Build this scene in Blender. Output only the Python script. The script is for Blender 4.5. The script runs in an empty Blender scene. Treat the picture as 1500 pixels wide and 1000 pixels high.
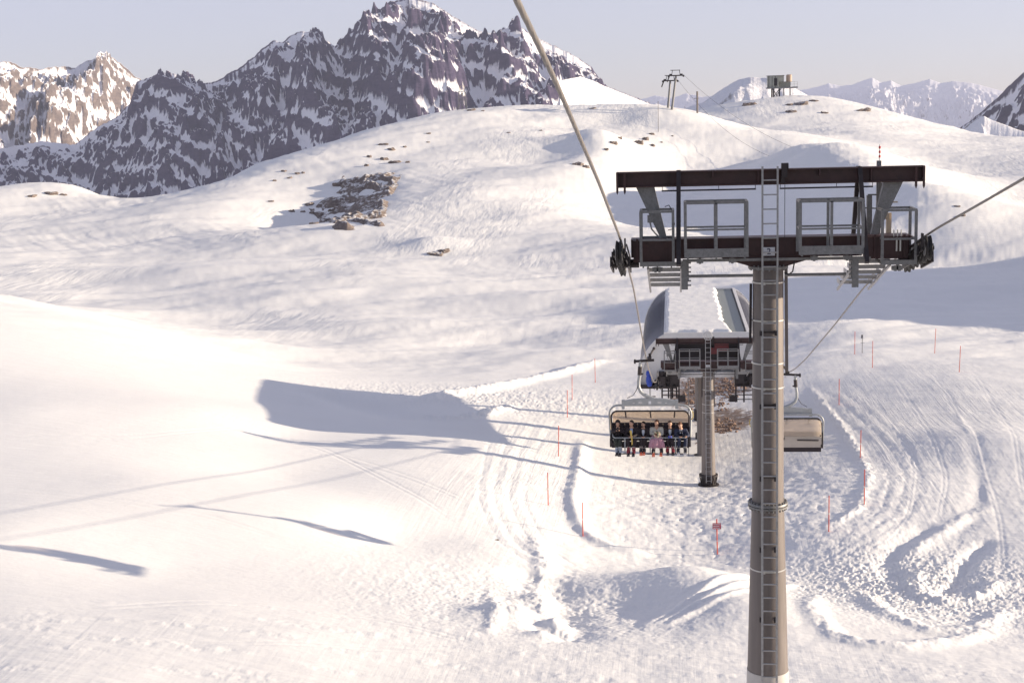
import bpy, bmesh, math, random
import numpy as np
from mathutils import Vector, Matrix
random.seed(7)
rng = np.random.default_rng(11)
scene = bpy.context.scene
COL = scene.collection
PI = math.pi

# ------------------------------------------------------------------ camera
F = 1500 * 50 / 36.0
yaw, pitch, roll = math.radians(6.57), math.radians(9.15), math.radians(1.6)
FW = np.array([-math.sin(yaw) * math.cos(pitch), math.cos(yaw) * math.cos(pitch), -math.sin(pitch)])
_r0 = np.array([math.cos(yaw), math.sin(yaw), 0.0]); _u0 = np.cross(_r0, FW)
RT = _r0 * math.cos(roll) - _u0 * math.sin(roll)
UP = _r0 * math.sin(roll) + _u0 * math.cos(roll)

def ray(px, py):
    return FW + RT * (px - 750) / F - UP * (py - 500) / F

def U(px, py, Y):
    v = ray(px, py)
    return v * (Y / v[1])

cam = bpy.data.cameras.new('camera'); cam_o = bpy.data.objects.new('camera', cam); COL.objects.link(cam_o)
cam.lens = 50; cam.sensor_width = 36; cam.sensor_fit = 'HORIZONTAL'; cam.clip_start = 0.1; cam.clip_end = 60000
M = Matrix(((RT[0], UP[0], -FW[0], 0), (RT[1], UP[1], -FW[1], 0), (RT[2], UP[2], -FW[2], 0), (0, 0, 0, 1)))
cam_o.matrix_world = M
scene.camera = cam_o

# ------------------------------------------------------------------ tagging
def tag(o, label=None, cat=None, group=None, kind=None):
    if label: o['label'] = label
    if cat: o['category'] = cat
    if group: o['group'] = group
    if kind: o['kind'] = kind
    return o

def empty(name, loc, rz=0.0, label=None, cat=None, group=None):
    o = bpy.data.objects.new(name, None); COL.objects.link(o)
    o.location = loc; o.rotation_euler = (0, 0, rz); o.empty_display_size = 0.3
    return tag(o, label, cat, group)

def link_mesh(name, me, parent=None):
    o = bpy.data.objects.new(name, me); COL.objects.link(o)
    if parent is not None: o.parent = parent
    return o

def copy_tree(o, parent=None):
    c = o.copy(); COL.objects.link(c); c.parent = parent
    for ch in list(o.children): copy_tree(ch, c)
    return c

class MB:
    """collects shapes of one part"""
    def __init__(s): s.v = []; s.f = []
    def _add(s, vs, fs):
        b = len(s.v); s.v.extend([tuple(map(float, p)) for p in vs]); s.f.extend([tuple(b + i for i in f) for f in fs]); return s
    def box(s, c, size, rot=None):
        hx, hy, hz = [a / 2 for a in size]
        P = [Vector((x * hx, y * hy, z * hz)) for z in (-1, 1) for y in (-1, 1) for x in (-1, 1)]
        if rot is not None: P = [rot @ p for p in P]
        P = [p + Vector(c) for p in P]
        return s._add(P, [(0, 2, 3, 1), (4, 5, 7, 6), (0, 1, 5, 4), (2, 6, 7, 3), (0, 4, 6, 2), (1, 3, 7, 5)])
    def bar(s, p0, p1, w, h=None, up=(0, 0, 1)):
        """rectangular bar between points"""
        h = h or w; p0 = Vector(p0); p1 = Vector(p1); d = (p1 - p0); L = d.length; d.normalize()
        u = Vector(up)
        if abs(d.dot(u)) > 0.95: u = Vector((0, 1, 0))
        x = d.cross(u).normalized(); z = x.cross(d).normalized()
        P = []
        for q in (p0, p1):
            for a, b in ((-1, -1), (1, -1), (1, 1), (-1, 1)): P.append(q + x * a * w / 2 + z * b * h / 2)
        return s._add(P, [(0, 1, 2, 3), (7, 6, 5, 4), (0, 4, 5, 1), (1, 5, 6, 2), (2, 6, 7, 3), (3, 7, 4, 0)])
    def tube(s, pts, r, n=8, closed=False):
        pts = [Vector(p) for p in pts]; m = len(pts); rr = r if hasattr(r, '__len__') else [r] * m
        vs = []; N = None
        for i, p in enumerate(pts):
            if closed: t = pts[(i + 1) % m] - pts[i - 1]
            else: t = pts[min(i + 1, m - 1)] - pts[max(i - 1, 0)]
            t.normalize()
            if N is None:
                N = t.cross(Vector((0, 0, 1)) if abs(t.z) < 0.9 else Vector((0, 1, 0))).normalized()
            else: N = (N - t * N.dot(t)).normalized()
            B = t.cross(N)
            for k in range(n):
                a = 2 * PI * k / n; vs.append(p + (N * math.cos(a) + B * math.sin(a)) * rr[i])
        fs = []
        for i in range(m if closed else m - 1):
            j = (i + 1) % m
            for k in range(n):
                k2 = (k + 1) % n; fs.append((i * n + k, i * n + k2, j * n + k2, j * n + k))
        if not closed: fs += [tuple(range(n))[::-1], tuple((m - 1) * n + k for k in range(n))]
        return s._add(vs, fs)
    def cyl(s, p0, p1, r0, r1=None, n=16): return s.tube([p0, p1], [r0, r0 if r1 is None else r1], n)
    def lathe(s, c, axis, prof, n=24):
        """prof: list of (radius, offset along axis)"""
        a = Vector(axis).normalized(); x = a.cross(Vector((0, 0, 1)) if abs(a.z) < 0.9 else Vector((0, 1, 0))).normalized(); y = a.cross(x)
        vs = []; m = len(prof)
        for r, o in prof:
            for k in range(n):
                t = 2 * PI * k / n; vs.append(Vector(c) + a * o + (x * math.cos(t) + y * math.sin(t)) * r)
        fs = [(i * n + k, i * n + (k + 1) % n, (i + 1) * n + (k + 1) % n, (i + 1) * n + k) for i in range(m - 1) for k in range(n)]
        fs += [tuple(range(n))[::-1], tuple((m - 1) * n + k for k in range(n))]
        return s._add(vs, fs)
    def prism(s, poly, y0, y1, axis='y'):
        """polygon in xz extruded along y (or yz along x, or xy along z)"""
        n = len(poly)
        def mk(a, b, t):
            return (a, t, b) if axis == 'y' else ((t, a, b) if axis == 'x' else (a, b, t))
        vs = [mk(a, b, y0) for a, b in poly] + [mk(a, b, y1) for a, b in poly]
        fs = [tuple(range(n)), tuple(range(2 * n - 1, n - 1, -1))] + [(i, n + i, n + (i + 1) % n, (i + 1) % n) for i in range(n)]
        return s._add(vs, fs)
    def ell(s, c, r, n=12, m=8, rot=None):
        vs = []; fs = []
        for i in range(m + 1):
            t = PI * i / m
            for k in range(n):
                a = 2 * PI * k / n
                p = Vector((r[0] * math.sin(t) * math.cos(a), r[1] * math.sin(t) * math.sin(a), r[2] * math.cos(t)))
                if rot is not None: p = rot @ p
                vs.append(p + Vector(c))
        for i in range(m):
            for k in range(n): fs.append((i * n + k, (i + 1) * n + k, (i + 1) * n + (k + 1) % n, i * n + (k + 1) % n))
        return s._add(vs, fs)
    def capsule(s, p0, p1, r0, r1, n=12):
        p0 = Vector(p0); p1 = Vector(p1); d = (p1 - p0)
        L = max(d.length, 1e-6); d = d / L
        pts = []; rr = []
        for i in range(5):
            a = PI / 2 * i / 4; pts.append(p0 - d * r0 * math.cos(a)); rr.append(max(r0 * math.sin(a), 1e-4))
        for i in range(5):
            a = PI / 2 * (1 - i / 4); pts.append(p1 + d * r1 * math.cos(a)); rr.append(max(r1 * math.sin(a), 1e-4))
        return s.tube(pts, rr, n)
    def build(s, name, mat, parent=None, smooth=False, recalc=True):
        me = bpy.data.meshes.new(name); me.from_pydata(s.v, [], s.f)
        if recalc:
            bm = bmesh.new(); bm.from_mesh(me); bmesh.ops.remove_doubles(bm, verts=bm.verts, dist=1e-5); bmesh.ops.recalc_face_normals(bm, faces=bm.faces); bm.to_mesh(me); bm.free()
        me.materials.append(mat)
        if smooth:
            me.polygons.foreach_set('use_smooth', [True] * len(me.polygons))
            try: me.set_sharp_from_angle(angle=math.radians(40))
            except Exception: pass
        return link_mesh(name, me, parent)

# ------------------------------------------------------------------ materials
def new_mat(name):
    m = bpy.data.materials.new(name); m.use_nodes = True
    nt = m.node_tree; b = nt.nodes['Principled BSDF']
    return m, nt, b

def N(nt, typ, **kw):
    n = nt.nodes.new(typ)
    for k, v in kw.items():
        if k.startswith('i_'): n.inputs[k[2:].replace('_', ' ')].default_value = v
        else: setattr(n, k, v)
    return n

def paint(name, col, rough=0.5, metal=0.0, var=0.25, scale=6.0, bump=0.0, spots=None, stretch=None):
    m, nt, b = new_mat(name)
    tc = N(nt, 'ShaderNodeTexCoord'); nz = N(nt, 'ShaderNodeTexNoise'); nz.inputs['Scale'].default_value = scale; nz.inputs['Detail'].default_value = 6; nz.inputs['Roughness'].default_value = 0.65
    if stretch:
        mp = N(nt, 'ShaderNodeMapping'); mp.inputs['Scale'].default_value = stretch; nt.links.new(tc.outputs['Object'], mp.inputs['Vector']); nt.links.new(mp.outputs[0], nz.inputs['Vector'])
    else: nt.links.new(tc.outputs['Object'], nz.inputs['Vector'])
    cr = N(nt, 'ShaderNodeValToRGB')
    c = np.array(col)
    cr.color_ramp.elements[0].position = 0.3; cr.color_ramp.elements[1].position = 0.7
    cr.color_ramp.elements[0].color = (*np.clip(c * (1 - var), 0, 1), 1); cr.color_ramp.elements[1].color = (*np.clip(c * (1 + var), 0, 1), 1)
    nt.links.new(nz.outputs['Fac'], cr.inputs['Fac'])
    out = cr.outputs['Color']
    if spots:
        vo = N(nt, 'ShaderNodeTexVoronoi'); vo.inputs['Scale'].default_value = spots[1]
        nt.links.new(tc.outputs['Object'], vo.inputs['Vector'])
        mx = N(nt, 'ShaderNodeMix', data_type='RGBA'); mx.inputs['B'].default_value = (*spots[0], 1)
        sr = N(nt, 'ShaderNodeSeparateColor'); nt.links.new(vo.outputs['Color'], sr.inputs['Color'])
        mu = N(nt, 'ShaderNodeMath', operation='MULTIPLY'); mu.inputs[1].default_value = spots[2]
        nt.links.new(sr.outputs[0], mu.inputs[0]); nt.links.new(mu.outputs[0], mx.inputs['Factor'])
        nt.links.new(out, mx.inputs['A']); out = mx.outputs['Result']
    nt.links.new(out, b.inputs['Base Color'])
    mr = N(nt, 'ShaderNodeMapRange'); mr.inputs['To Min'].default_value = max(rough - 0.12, 0.05); mr.inputs['To Max'].default_value = min(rough + 0.12, 1)
    nt.links.new(nz.outputs['Fac'], mr.inputs['Value']); nt.links.new(mr.outputs[0], b.inputs['Roughness'])
    b.inputs['Metallic'].default_value = metal
    if bump:
        bp = N(nt, 'ShaderNodeBump'); bp.inputs['Strength'].default_value = bump; bp.inputs['Distance'].default_value = 0.02
        nt.links.new(nz.outputs['Fac'], bp.inputs['Height']); nt.links.new(bp.outputs[0], b.inputs['Normal'])
    return m

# ------------------------------------------------------------------ noise (numpy)
_perm = rng.permutation(256)
_g = np.stack([np.cos(np.arange(256) * 2 * PI / 256 * 37), np.sin(np.arange(256) * 2 * PI / 256 * 37)], 1)
def perlin(x, y, seed=0):
    x = np.asarray(x, float); y = np.asarray(y, float)
    xi = np.floor(x).astype(np.int64); yi = np.floor(y).astype(np.int64); xf = x - xi; yf = y - yi
    u = xf * xf * xf * (xf * (xf * 6 - 15) + 10); v = yf * yf * yf * (yf * (yf * 6 - 15) + 10)
    def gr(i, j, a, b):
        h = _perm[(_perm[(i + seed * 31) & 255] + j) & 255]; g = _g[h]
        return g[..., 0] * a + g[..., 1] * b
    n00 = gr(xi, yi, xf, yf); n10 = gr(xi + 1, yi, xf - 1, yf); n01 = gr(xi, yi + 1, xf, yf - 1); n11 = gr(xi + 1, yi + 1, xf - 1, yf - 1)
    return ((n00 * (1 - u) + n10 * u) * (1 - v) + (n01 * (1 - u) + n11 * u) * v) * 1.5
def fbm(x, y, oct=4, lac=2.0, gain=0.5, seed=0):
    a = 1.0; s = 0
    for o in range(oct):
        s = s + a * perlin(x, y, seed + o); x = x * lac + 3.7; y = y * lac + 1.3; a *= gain
    return s
def ridged(x, y, oct=4, lac=2.0, gain=0.5, seed=0):
    a = 1.0; s = 0; w = 1.0
    for o in range(oct):
        n = 1 - np.abs(perlin(x, y, seed + o)); n = n * n * w; w = np.clip(n * 1.6, 0, 1); s = s + a * n; x = x * lac + 3.7; y = y * lac + 1.3; a *= gain
    return s
def sstep(a, b, x):
    t = np.clip((x - a) / (b - a), 0, 1); return t * t * (3 - 2 * t)

def grid_mesh(name, X, Y, Z, mat, smooth=True, attr=None):
    """X,Y,Z are (rows, cols) arrays"""
    R, C = X.shape
    me = bpy.data.meshes.new(name)
    co = np.stack([X, Y, Z], -1).reshape(-1, 3).astype(np.float32)
    i = np.arange(R - 1)[:, None] * C + np.arange(C - 1)[None]
    q = np.stack([i, i + 1, i + C + 1, i + C], -1).reshape(-1, 4).astype(np.int32)
    me.vertices.add(len(co)); me.vertices.foreach_set('co', co.ravel())
    me.loops.add(q.size); me.loops.foreach_set('vertex_index', q.ravel())
    me.polygons.add(len(q)); me.polygons.foreach_set('loop_start', np.arange(0, q.size, 4, dtype=np.int32))
    me.polygons.foreach_set('use_smooth', np.full(len(q), smooth))
    me.update(calc_edges=True)
    for k, v in (attr or {}).items():
        a = me.attributes.new(k, 'FLOAT', 'POINT'); a.data.foreach_set('value', v.reshape(-1).astype(np.float32))
    me.materials.append(mat)
    return link_mesh(name, me)
# ------------------------------------------------------------------ the snow: control points (column, row, distance) measured on the ground
VIS = [
 # left bank
 (-250,1050,36),(-250,780,51),(-250,600,76),(-250,430,130),
 (0,1000,38),(0,887,44),(300,1000,39.6),(540,1000,41.3),(700,1000,42.3),(0,785,51),(0,700,60),(0,600,75),(0,500,99),(0,433,127),
 (150,925,42.5),(60,797,51),(150,813,51),(265,835,51),(400,852,51),(540,870,51),(150,702,61),(200,705,61),(150,600,79),(150,520,101),(130,463,124),
 (300,880,46.5),(355,728,61),(490,752,61),(585,785,61),(300,650,73),(300,600,84),(300,550,102),(320,533,110),(240,492,118),
 (420,940,43.3),(420,781,57),(420,700,69),(420,640,82),(420,590,97),(420,553,110),
 (540,690,72),(540,640,84),(540,600,97),(540,578,106),
 (700,925,47.2),(720,880,52.5),(700,805,60),(700,720,70),(700,650,84),(700,605,99),(700,565,117),
 # centre
 (870,1000,43.1),(870,935,47.8),(890,890,55),(900,800,66.5),(900,720,78),(900,640,96),(880,560,122),(900,500,148),
 (1040,1000,43.7),(1040,940,48),(1040,900,53.5),(1040,812,66.5),(1040,710,83),(1060,620,104),(1060,520,140),
 (1200,1000,44.2),(1200,900,53),(1200,778,68),(1240,700,79),(1260,640,92),(1230,590,105),(1200,545,118),(1200,520,127),(1200,480,147),(1200,440,173),(1180,400,207),
 # right
 (1400,1000,44.8),(1400,900,55),(1400,800,66.5),(1400,700,79),(1400,640,90),(1400,560,108),(1400,543,114),(1400,528,121),(1405,513,129),(1400,480,150),(1400,440,180),(1400,395,218),
 (1500,1000,45.1),(1500,800,65.5),(1500,640,89.5),(1500,560,108),(1500,535,118),(1500,470,154),(1500,395,212),(1750,1000,46),(1750,800,66),(1750,600,99),(1750,500,140),
 # the rolling middle
 (0,405,222),(0,370,255),(0,340,292),(150,432,208),(150,385,246),(130,345,288),(300,480,166),(300,440,192),(300,400,226),(300,370,256),(230,345,285),
 (430,520,140),(430,470,170),(430,420,206),(430,370,256),(540,550,124),(540,500,150),(540,450,180),(540,400,221),(540,366,258),
 (700,520,142),(700,480,163),(700,430,198),(700,390,234),(700,366,256),(850,470,166),(850,420,204),(850,375,246),(1000,470,163),(1000,420,200),(1000,375,240),
 (1300,365,248),(1500,360,246),(1100,375,238),
 # left hill
 (0,284,368),(60,279,372),(120,274,366),(60,300,335),(170,288,350),(205,301,336),(-200,275,375),(-200,350,285),
 # the dome
 (390,342,268),(480,340,268),(560,337,272),(640,322,290),(330,335,282),(440,318,296),(510,310,312),(560,290,330),(540,262,348),(470,270,350),
 (180,326,300),(215,307,318),(250,292,334),(300,270,356),(360,247,380),(430,226,402),(520,196,425),(400,285,335),(640,166,446),(700,157,452),(860,153,458),(960,166,446),
 (620,270,338),(620,220,385),(700,320,290),(700,270,332),(700,215,386),(780,190,418),(800,260,338),(850,340,270),(830,300,302),(860,240,350),(880,200,398),(930,345,262),(950,318,304),(880,312,300),(950,260,372),(950,205,418),(900,180,440),(900,210,412),
 (1000,160,456),(1000,180,441),(1000,210,426),(1000,250,396),(1000,290,346),(1000,325,296),(1100,194,432),(1100,214,425),(1100,240,402),(1100,282,360),(1100,316,318),(1080,345,268),(1160,212,390),(1200,226,345),(1200,255,330),(1200,300,306),(1200,338,280),(1250,246,312),(1250,292,290),(1250,332,266),(1290,264,286),(1290,305,270),(1290,342,250),(1340,300,262),(1400,345,250),
 # building hill and far right
 (1140,144,622),(1210,141,622),(1260,152,600),(1320,170,580),(1420,204,545),(1200,180,545),(1130,176,545),(1190,200,505),(1300,215,470),(1260,195,510),(1400,255,415),(1500,300,350),(1500,240,430),(1500,207,520),(1460,198,540),(1400,320,305),
 (1060,153,612),(1000,166,610),(1030,162,600),
]
HID = [  # hidden ground: (column, distance, height)
 (-250,175,-22),(0,165,-21.5),(130,155,-21.5),(240,142,-21.8),(330,128,-21.8),(430,121,-22),
 (0,460,-40),(100,460,-40),(215,375,-29),(170,400,-31),(260,385,-26),(215,440,-42),(-200,460,-40),(310,440,-34),(430,500,-30),(560,520,-18),(700,540,-8),(860,560,-8),(960,520,-9),(1020,500,-6),
 (0,800,-140),(300,800,-120),(600,800,-70),(900,800,-40),(-250,800,-140),(1200,800,-40),(1500,700,-60),(1750,700,-60),(1750,400,-16),
 (0,1000,-220),(600,1000,-140),(1000,1000,-90),(1500,1000,-120),
 (-250,26,-15),(300,28,-14.8),(750,28,-14.9),(1100,29,-15.4),(1500,28,-15.6),(1800,28,-15.6),(2300,26,-16),(2300,45,-18),(3000,28,-16),(2600,70,-18),(-900,28,-14.5),(-900,50,-14.5),(750,16,-14.5),(0,16,-14.5),(1500,16,-15),(-900,16,-14.5),(2300,16,-15),(750,9,-14.5),(-500,9,-14.5),(2000,9,-14.5),
]
def _polar(x, y): return np.arctan2(x, y), 0.5 * np.log(x * x + y * y)
_P = []
for px, py, d in VIS:
    p = U(px, py, d); _P.append(p)
for px, d, z in HID:
    p = U(px, 200, d); _P.append((p[0], p[1], z))
# the hill out of frame to the right that throws the long shadow over the hollow
for x, y, z in ((66,185,-21),(80,182,-13),(92,180,-5),(110,176,-1.5),(135,174,0),(170,172,1),(80,158,-18.5),(92,152,-13.5),(120,140,-12.5),(150,130,-13),(80,212,-20),(94,212,-11),(120,222,-6),(160,235,-6),(85,240,-21),(110,255,-17),(220,180,0),(220,300,-4),(80,140,-20.5),(70,110,-20.6),(110,100,-18),(180,90,-14)):
    _P.append((x, y, z))
_P = np.array(_P)
_A = np.stack(_polar(_P[:, 0], _P[:, 1]), 1)
def _tps(r2): return 0.5 * r2 * np.log(r2 + 1e-12)
_n = len(_A)
_K = _tps(((_A[:, None] - _A[None]) ** 2).sum(-1)) + np.eye(_n) * 2e-4
_Q = np.hstack([np.ones((_n, 1)), _A])
_S = np.linalg.solve(np.block([[_K, _Q], [_Q.T, np.zeros((3, 3))]]), np.concatenate([_P[:, 2], np.zeros(3)]))
def base_h(x, y):
    a, b = _polar(np.asarray(x, float), np.asarray(y, float)); sh = a.shape; a = a.ravel(); b = b.ravel()
    out = np.empty(len(a))
    for i in range(0, len(a), 20000):
        aa = a[i:i + 20000, None]; bb = b[i:i + 20000, None]
        out[i:i + 20000] = _tps((aa - _A[:, 0]) ** 2 + (bb - _A[:, 1]) ** 2) @ _S[:_n] + _S[_n] + _S[_n + 1] * aa[:, 0] + _S[_n + 2] * bb[:, 0]
    return out.reshape(sh)

def hit(px, py, hf, d0=30, d1=900):
    """first ground point under a photo position"""
    v = ray(px, py); v = v / math.hypot(v[0], v[1])
    t = np.exp(np.linspace(math.log(d0), math.log(d1), 900))
    x, y, z = v[0] * t, v[1] * t, v[2] * t
    below = z < hf(x, y)
    k = int(np.argmax(below)) if below.any() else len(t) - 1
    return np.array([x[k], y[k]])
def G(px, py): return hit(px, py, base_h)

_feat = []
def ridge_line(pix, h, w, skew=0.0, lumps=0.0, ls=1.0):
    """a bank (h>0) or rut (h<0) along a line on the ground"""
    _feat.append(('r', np.array([G(*p) for p in pix]), h, w, skew, lumps, ls))
def bump(px, py, h, rx, ry=None):
    _feat.append(('b', G(px, py), h, rx, ry or rx))

# banks, ruts and hollows
ridge_line([(855,640),(848,690),(838,740),(855,785),(900,806),(965,815)], 0.24, 0.42, lumps=0.12, ls=0.9)
ridge_line([(600,592),(660,580),(740,566),(820,548),(905,522)], 0.42, 0.9, lumps=0.15, ls=0.8)
ridge_line([(590,606),(640,616),(690,612),(760,592)], 0.24, 0.6, lumps=0.5, ls=0.7)
ridge_line([(470,572),(520,590),(575,604),(620,615)], -0.5, 2.0)
ridge_line([(778,778),(800,828),(788,866),(806,908),(836,934)], 0.17, .45, lumps=.22, ls=.5)
ridge_line([(716,868),(728,900),(716,930)], 0.08, .3, lumps=.25, ls=.4)
for tr_ in ([(0,716),(150,728),(300,752),(420,790)], [(210,590),(330,606),(460,650),(560,700),(680,770)], [(330,640),(480,660),(620,705),(690,740)], [(0,640),(200,640),(380,620)], [(120,890),(330,880),(560,905),(700,940)], [(0,930),(300,940),(640,950),(860,965)]):
    for o_ in (0, 5): ridge_line([(x_, y_ + o_) for x_, y_ in tr_], -0.022, 0.07)
for tr_ in ([(1225,545),(1290,600),(1340,680),(1330,760),(1270,820)], [(1300,548),(1350,620),(1385,700),(1370,770)], [(1360,540),(1420,640),(1462,760),(1470,860)], [(1420,545),(1480,640),(1500,740)], [(1170,640),(1250,662)], [(640,870),(760,900),(900,925)]):
    for o_ in (0, 6): ridge_line([(x_ + o_, y_) for x_, y_ in tr_], -0.014, 0.08)
ridge_line([(838,948),(822,900),(800,860),(775,835)], -0.30, 1.1, lumps=.12, ls=.8)
bump(1015,872,1.15,3.0,3.6); bump(1085,905,0.7,2.6,3.2); bump(905,872,0.25,2.5,2.0)
bump(735,900,0.35,1.2,1.2); bump(790,880,0.3,0.8,1.0); bump(818,915,0.35,0.55,0.5); bump(795,930,0.25,0.5,0.4); bump(770,905,0.25,0.7,0.6)
for dx in (0, 26, 60):
    ridge_line([(930+dx*.4,925),(1000+dx,905),(1060+dx,880),(1110+dx,858)], 0.12, 0.22)
# piste tracks round the fenced enclosure
for k in range(7):
    o = k * 11
    ridge_line([(745+o*1.2,600),(712+o*1.1,660),(698+o,730),(735+o,800),(800+o*.9,842),(900,868-o*.3)], 0.012 if k % 2 else -0.016, 0.12, lumps=0.8, ls=0.6)
for k in range(6):
    o = k * 12
    ridge_line([(1165+o,560),(1220+o,600),(1275+o,650),(1305+o,700),(1290+o,750),(1225+o,800),(1165+o*.6,835)], 0.010 if k % 2 else -0.014, 0.13, lumps=0.8, ls=0.6)
ridge_line([(1180,560),(1230,620),(1275,690),(1262,745),(1200,785)], 0.09, 0.30, lumps=0.6, ls=0.5)
# turned-over snow heap, lower right
for pix, h in (([(1196,868),(1186,905),(1225,938),(1310,952),(1400,940),(1480,915)],0.17), ([(1258,868),(1300,905),(1370,928),(1440,918),(1478,890)],0.16),
               ([(1345,835),(1335,862),(1370,885),(1440,875),(1470,850)],0.19), ([(1300,840),(1350,800),(1400,770),(1450,740)],0.14), ([(1380,872),(1400,850),(1420,820),(1450,790)],-0.2)):
    ridge_line(pix, h, 0.45, lumps=0.2, ls=0.5)
ridge_line([(1322,858),(1300,835),(1320,800),(1370,770)], -0.2, 0.7)
bump(1455,655,0.7,4.5,5.0); bump(1330,790,0.2,3,3)
ridge_line([(1420,640),(1440,700),(1425,760),(1390,790)], -0.09, 0.5); ridge_line([(1400,600),(1440,690),(1450,740)], 0.05, 0.25)
# rolling middle ground
bump(630,362,1.6,6,6); bump(350,510,0.9,10,5); bump(80,440,0.9,10,9); bump(560,420,1.2,18,9); bump(700,455,-1.0,14,9)
bump(560,480,0.9,12,8); bump(800,440,0.9,16,8); bump(400,440,1.0,14,9); bump(250,400,1.0,20,10); bump(470,390,0.9,24,12); bump(740,500,-.8,9,6); bump(770,520,.5,8,5)
# far hollows and knolls of the dome
bump(450,310,-4.2,15,24); bump(560,300,1.8,9,24); bump(930,300,-3.2,20,34); bump(800,240,1.5,14,26); bump(640,300,2.2,16,26); bump(770,225,-2.5,22,26); bump(885,205,2.8,9,22); bump(805,220,-2.6,14,16); bump(1095,178,-3,14,30); bump(850,228,1.8,12,10); bump(1050,200,2.2,20,18); bump(1180,240,2.6,28,26); bump(1130,182,-2.0,30,22); bump(1240,190,1.5,26,30)
def features(x, y):
    out = np.zeros_like(x)
    for f in _feat:
        if f[0] == 'b':
            _, c, h, rx, ry = f
            d2 = ((x - c[0]) / rx) ** 2 + ((y - c[1]) / ry) ** 2
            out += h * np.exp(-d2)
        else:
            _, P, h, w, skew, lumps, ls = f
            lo = P.min(0) - 4 * w; hi = P.max(0) + 4 * w
            m = (x > lo[0]) & (x < hi[0]) & (y > lo[1]) & (y < hi[1])
            if not m.any(): continue
            xm, ym = x[m], y[m]
            # smooth the polyline
            t = np.linspace(0, 1, len(P)); tt = np.linspace(0, 1, 8 * len(P))
            q = np.stack([np.interp(tt, t, P[:, 0]), np.interp(tt, t, P[:, 1])], 1)
            for _ in range(6): q[1:-1] = (q[:-2] + 2 * q[1:-1] + q[2:]) / 4
            best = np.full(xm.shape, 1e9); tb = np.zeros(xm.shape)
            for i in range(len(q) - 1):
                a, b = q[i], q[i + 1]; ab = b - a; L2 = ab @ ab + 1e-9
                u = np.clip(((xm - a[0]) * ab[0] + (ym - a[1]) * ab[1]) / L2, 0, 1)
                d = (xm - a[0] - u * ab[0]) ** 2 + (ym - a[1] - u * ab[1]) ** 2
                k = d < best; best[k] = d[k]; tb[k] = ((i + u) / (len(q) - 1))[k]
            fall = np.exp(-best / (w * w)) * sstep(0, .12, tb) * sstep(1, .88, tb)
            amp = h * (1 + lumps * 1.4 * fbm(xm / ls, ym / ls, 3, seed=5)) if lumps else h
            out[m] += amp * fall
    return out

_c_churn = G(1345, 860); _c_gul = G(800, 890); _c_enc = G(1080, 740); _c_bank = G(720, 585); _c_rslope = G(1390, 720)
def region(x, y, c, rx, ry): return np.exp(-(((x - c[0]) / rx) ** 2 + ((y - c[1]) / ry) ** 2))

def medium_h(x, y):
    """base plus features plus medium-scale relief: used to stand things on"""
    r = np.hypot(x, y)
    h = base_h(x, y) + features(x, y)
    return h
def fine_h(x, y):
    r = np.hypot(x, y)
    # wind relief: stretched along the slope, stronger in the middle ground and far
    ca, sa = math.cos(0.5), math.sin(0.5); u = x * ca + y * sa; v = -x * sa + y * ca
    mid = sstep(105, 150, r)
    left = sstep(0.0, -12, x + 0.10 * (y - 45) + 3) * (1 - mid)           # the smooth bank on the left
    k = 1 - 0.8 * left
    h = 0.10 * mid * fbm(u / 26, v / 9, 5, seed=1) * 4.2 + 0.03 * mid * ridged(u / 5, v / 1.6, 4, seed=24) * sstep(-.3, .4, fbm(x / 25, y / 25, 2, seed=25)) * sstep(330, 230, r)
    h += 0.09 * mid * (ridged(u / 16 + .4 * fbm(x / 30, y / 30, 2, seed=8), v / 4.5, 3, seed=2) - .8) * sstep(-.25, .4, fbm(x / 40, y / 40, 2, seed=21))
    h += 0.06 * k * fbm(x / 5, y / 5, 4, seed=3) * (1 - 0.5 * mid)
    far = sstep(250, 300, r)
    h += far * (0.45 * fbm(x / 60, y / 60, 3, seed=12) + 0.09 * fbm((x * .8 + y * .6) / 3.2, (y * .8 - x * .6) / 26, 3, seed=13) * sstep(-.5, .35, fbm(x / 50, y / 50, 2, seed=14)))
    near = 1 - mid
    e = region(x, y, _c_enc, 9, 13)
    tr = np.clip(fbm(x / .55, y / .55, 2, seed=6) - .35, 0, 1)
    h += near * e * (-0.11 * tr + 0.05 * fbm(x / .9, y / .9, 3, seed=7))
    g = region(x, y, _c_gul, 7, 6)
    h += near * g * (0.03 * fbm(x / 1.2, y / 1.2, 4, seed=9) + .05 * np.abs(fbm(x / .45, y / .45, 3, seed=29)))
    c = region(x, y, _c_churn, 5.2, 6.0)
    h += near * c * (0.11 * np.abs(fbm(x / .5, y / .5, 3, seed=10)) + .085 * np.abs(fbm(x / .22, y / .22, 3, seed=15)))
    rs = region(x, y, _c_rslope, 9, 16)
    h += near * rs * 0.012 * fbm(x / .35, y / .35, 3, seed=16)
    b = region(x, y, _c_bank, 12, 9)
    h += near * b * (0.10 * np.abs(fbm(x / .7, y / .7, 3, seed=17)) + .05 * np.abs(fbm(x / .25, y / .25, 2, seed=23)))
    # groomed strip nearest the camera: small ruts across
    fg = sstep(51, 47, r)
    h += fg * (0.022 * fbm(x / 3, y / .5, 3, seed=18) + .018 * fbm(x / .5, y / .4, 3, seed=19) * sstep(.1, .5, fbm(x / 6, y / .8, 2, seed=20)))
    h += (1 - left) * near * 0.008 * fbm(x / .5, y / .5, 3, seed=22)
    return h

def ground_z(x, y):
    x = np.atleast_1d(np.asarray(x, float)); y = np.atleast_1d(np.asarray(y, float))
    return float((medium_h(x, y) + fine_h(x, y))[0])
def on_ground(px, py):
    c = hit(px, py, lambda x, y: medium_h(x, y) + fine_h(x, y)); return np.array([c[0], c[1], ground_z(c[0], c[1])])

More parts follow.
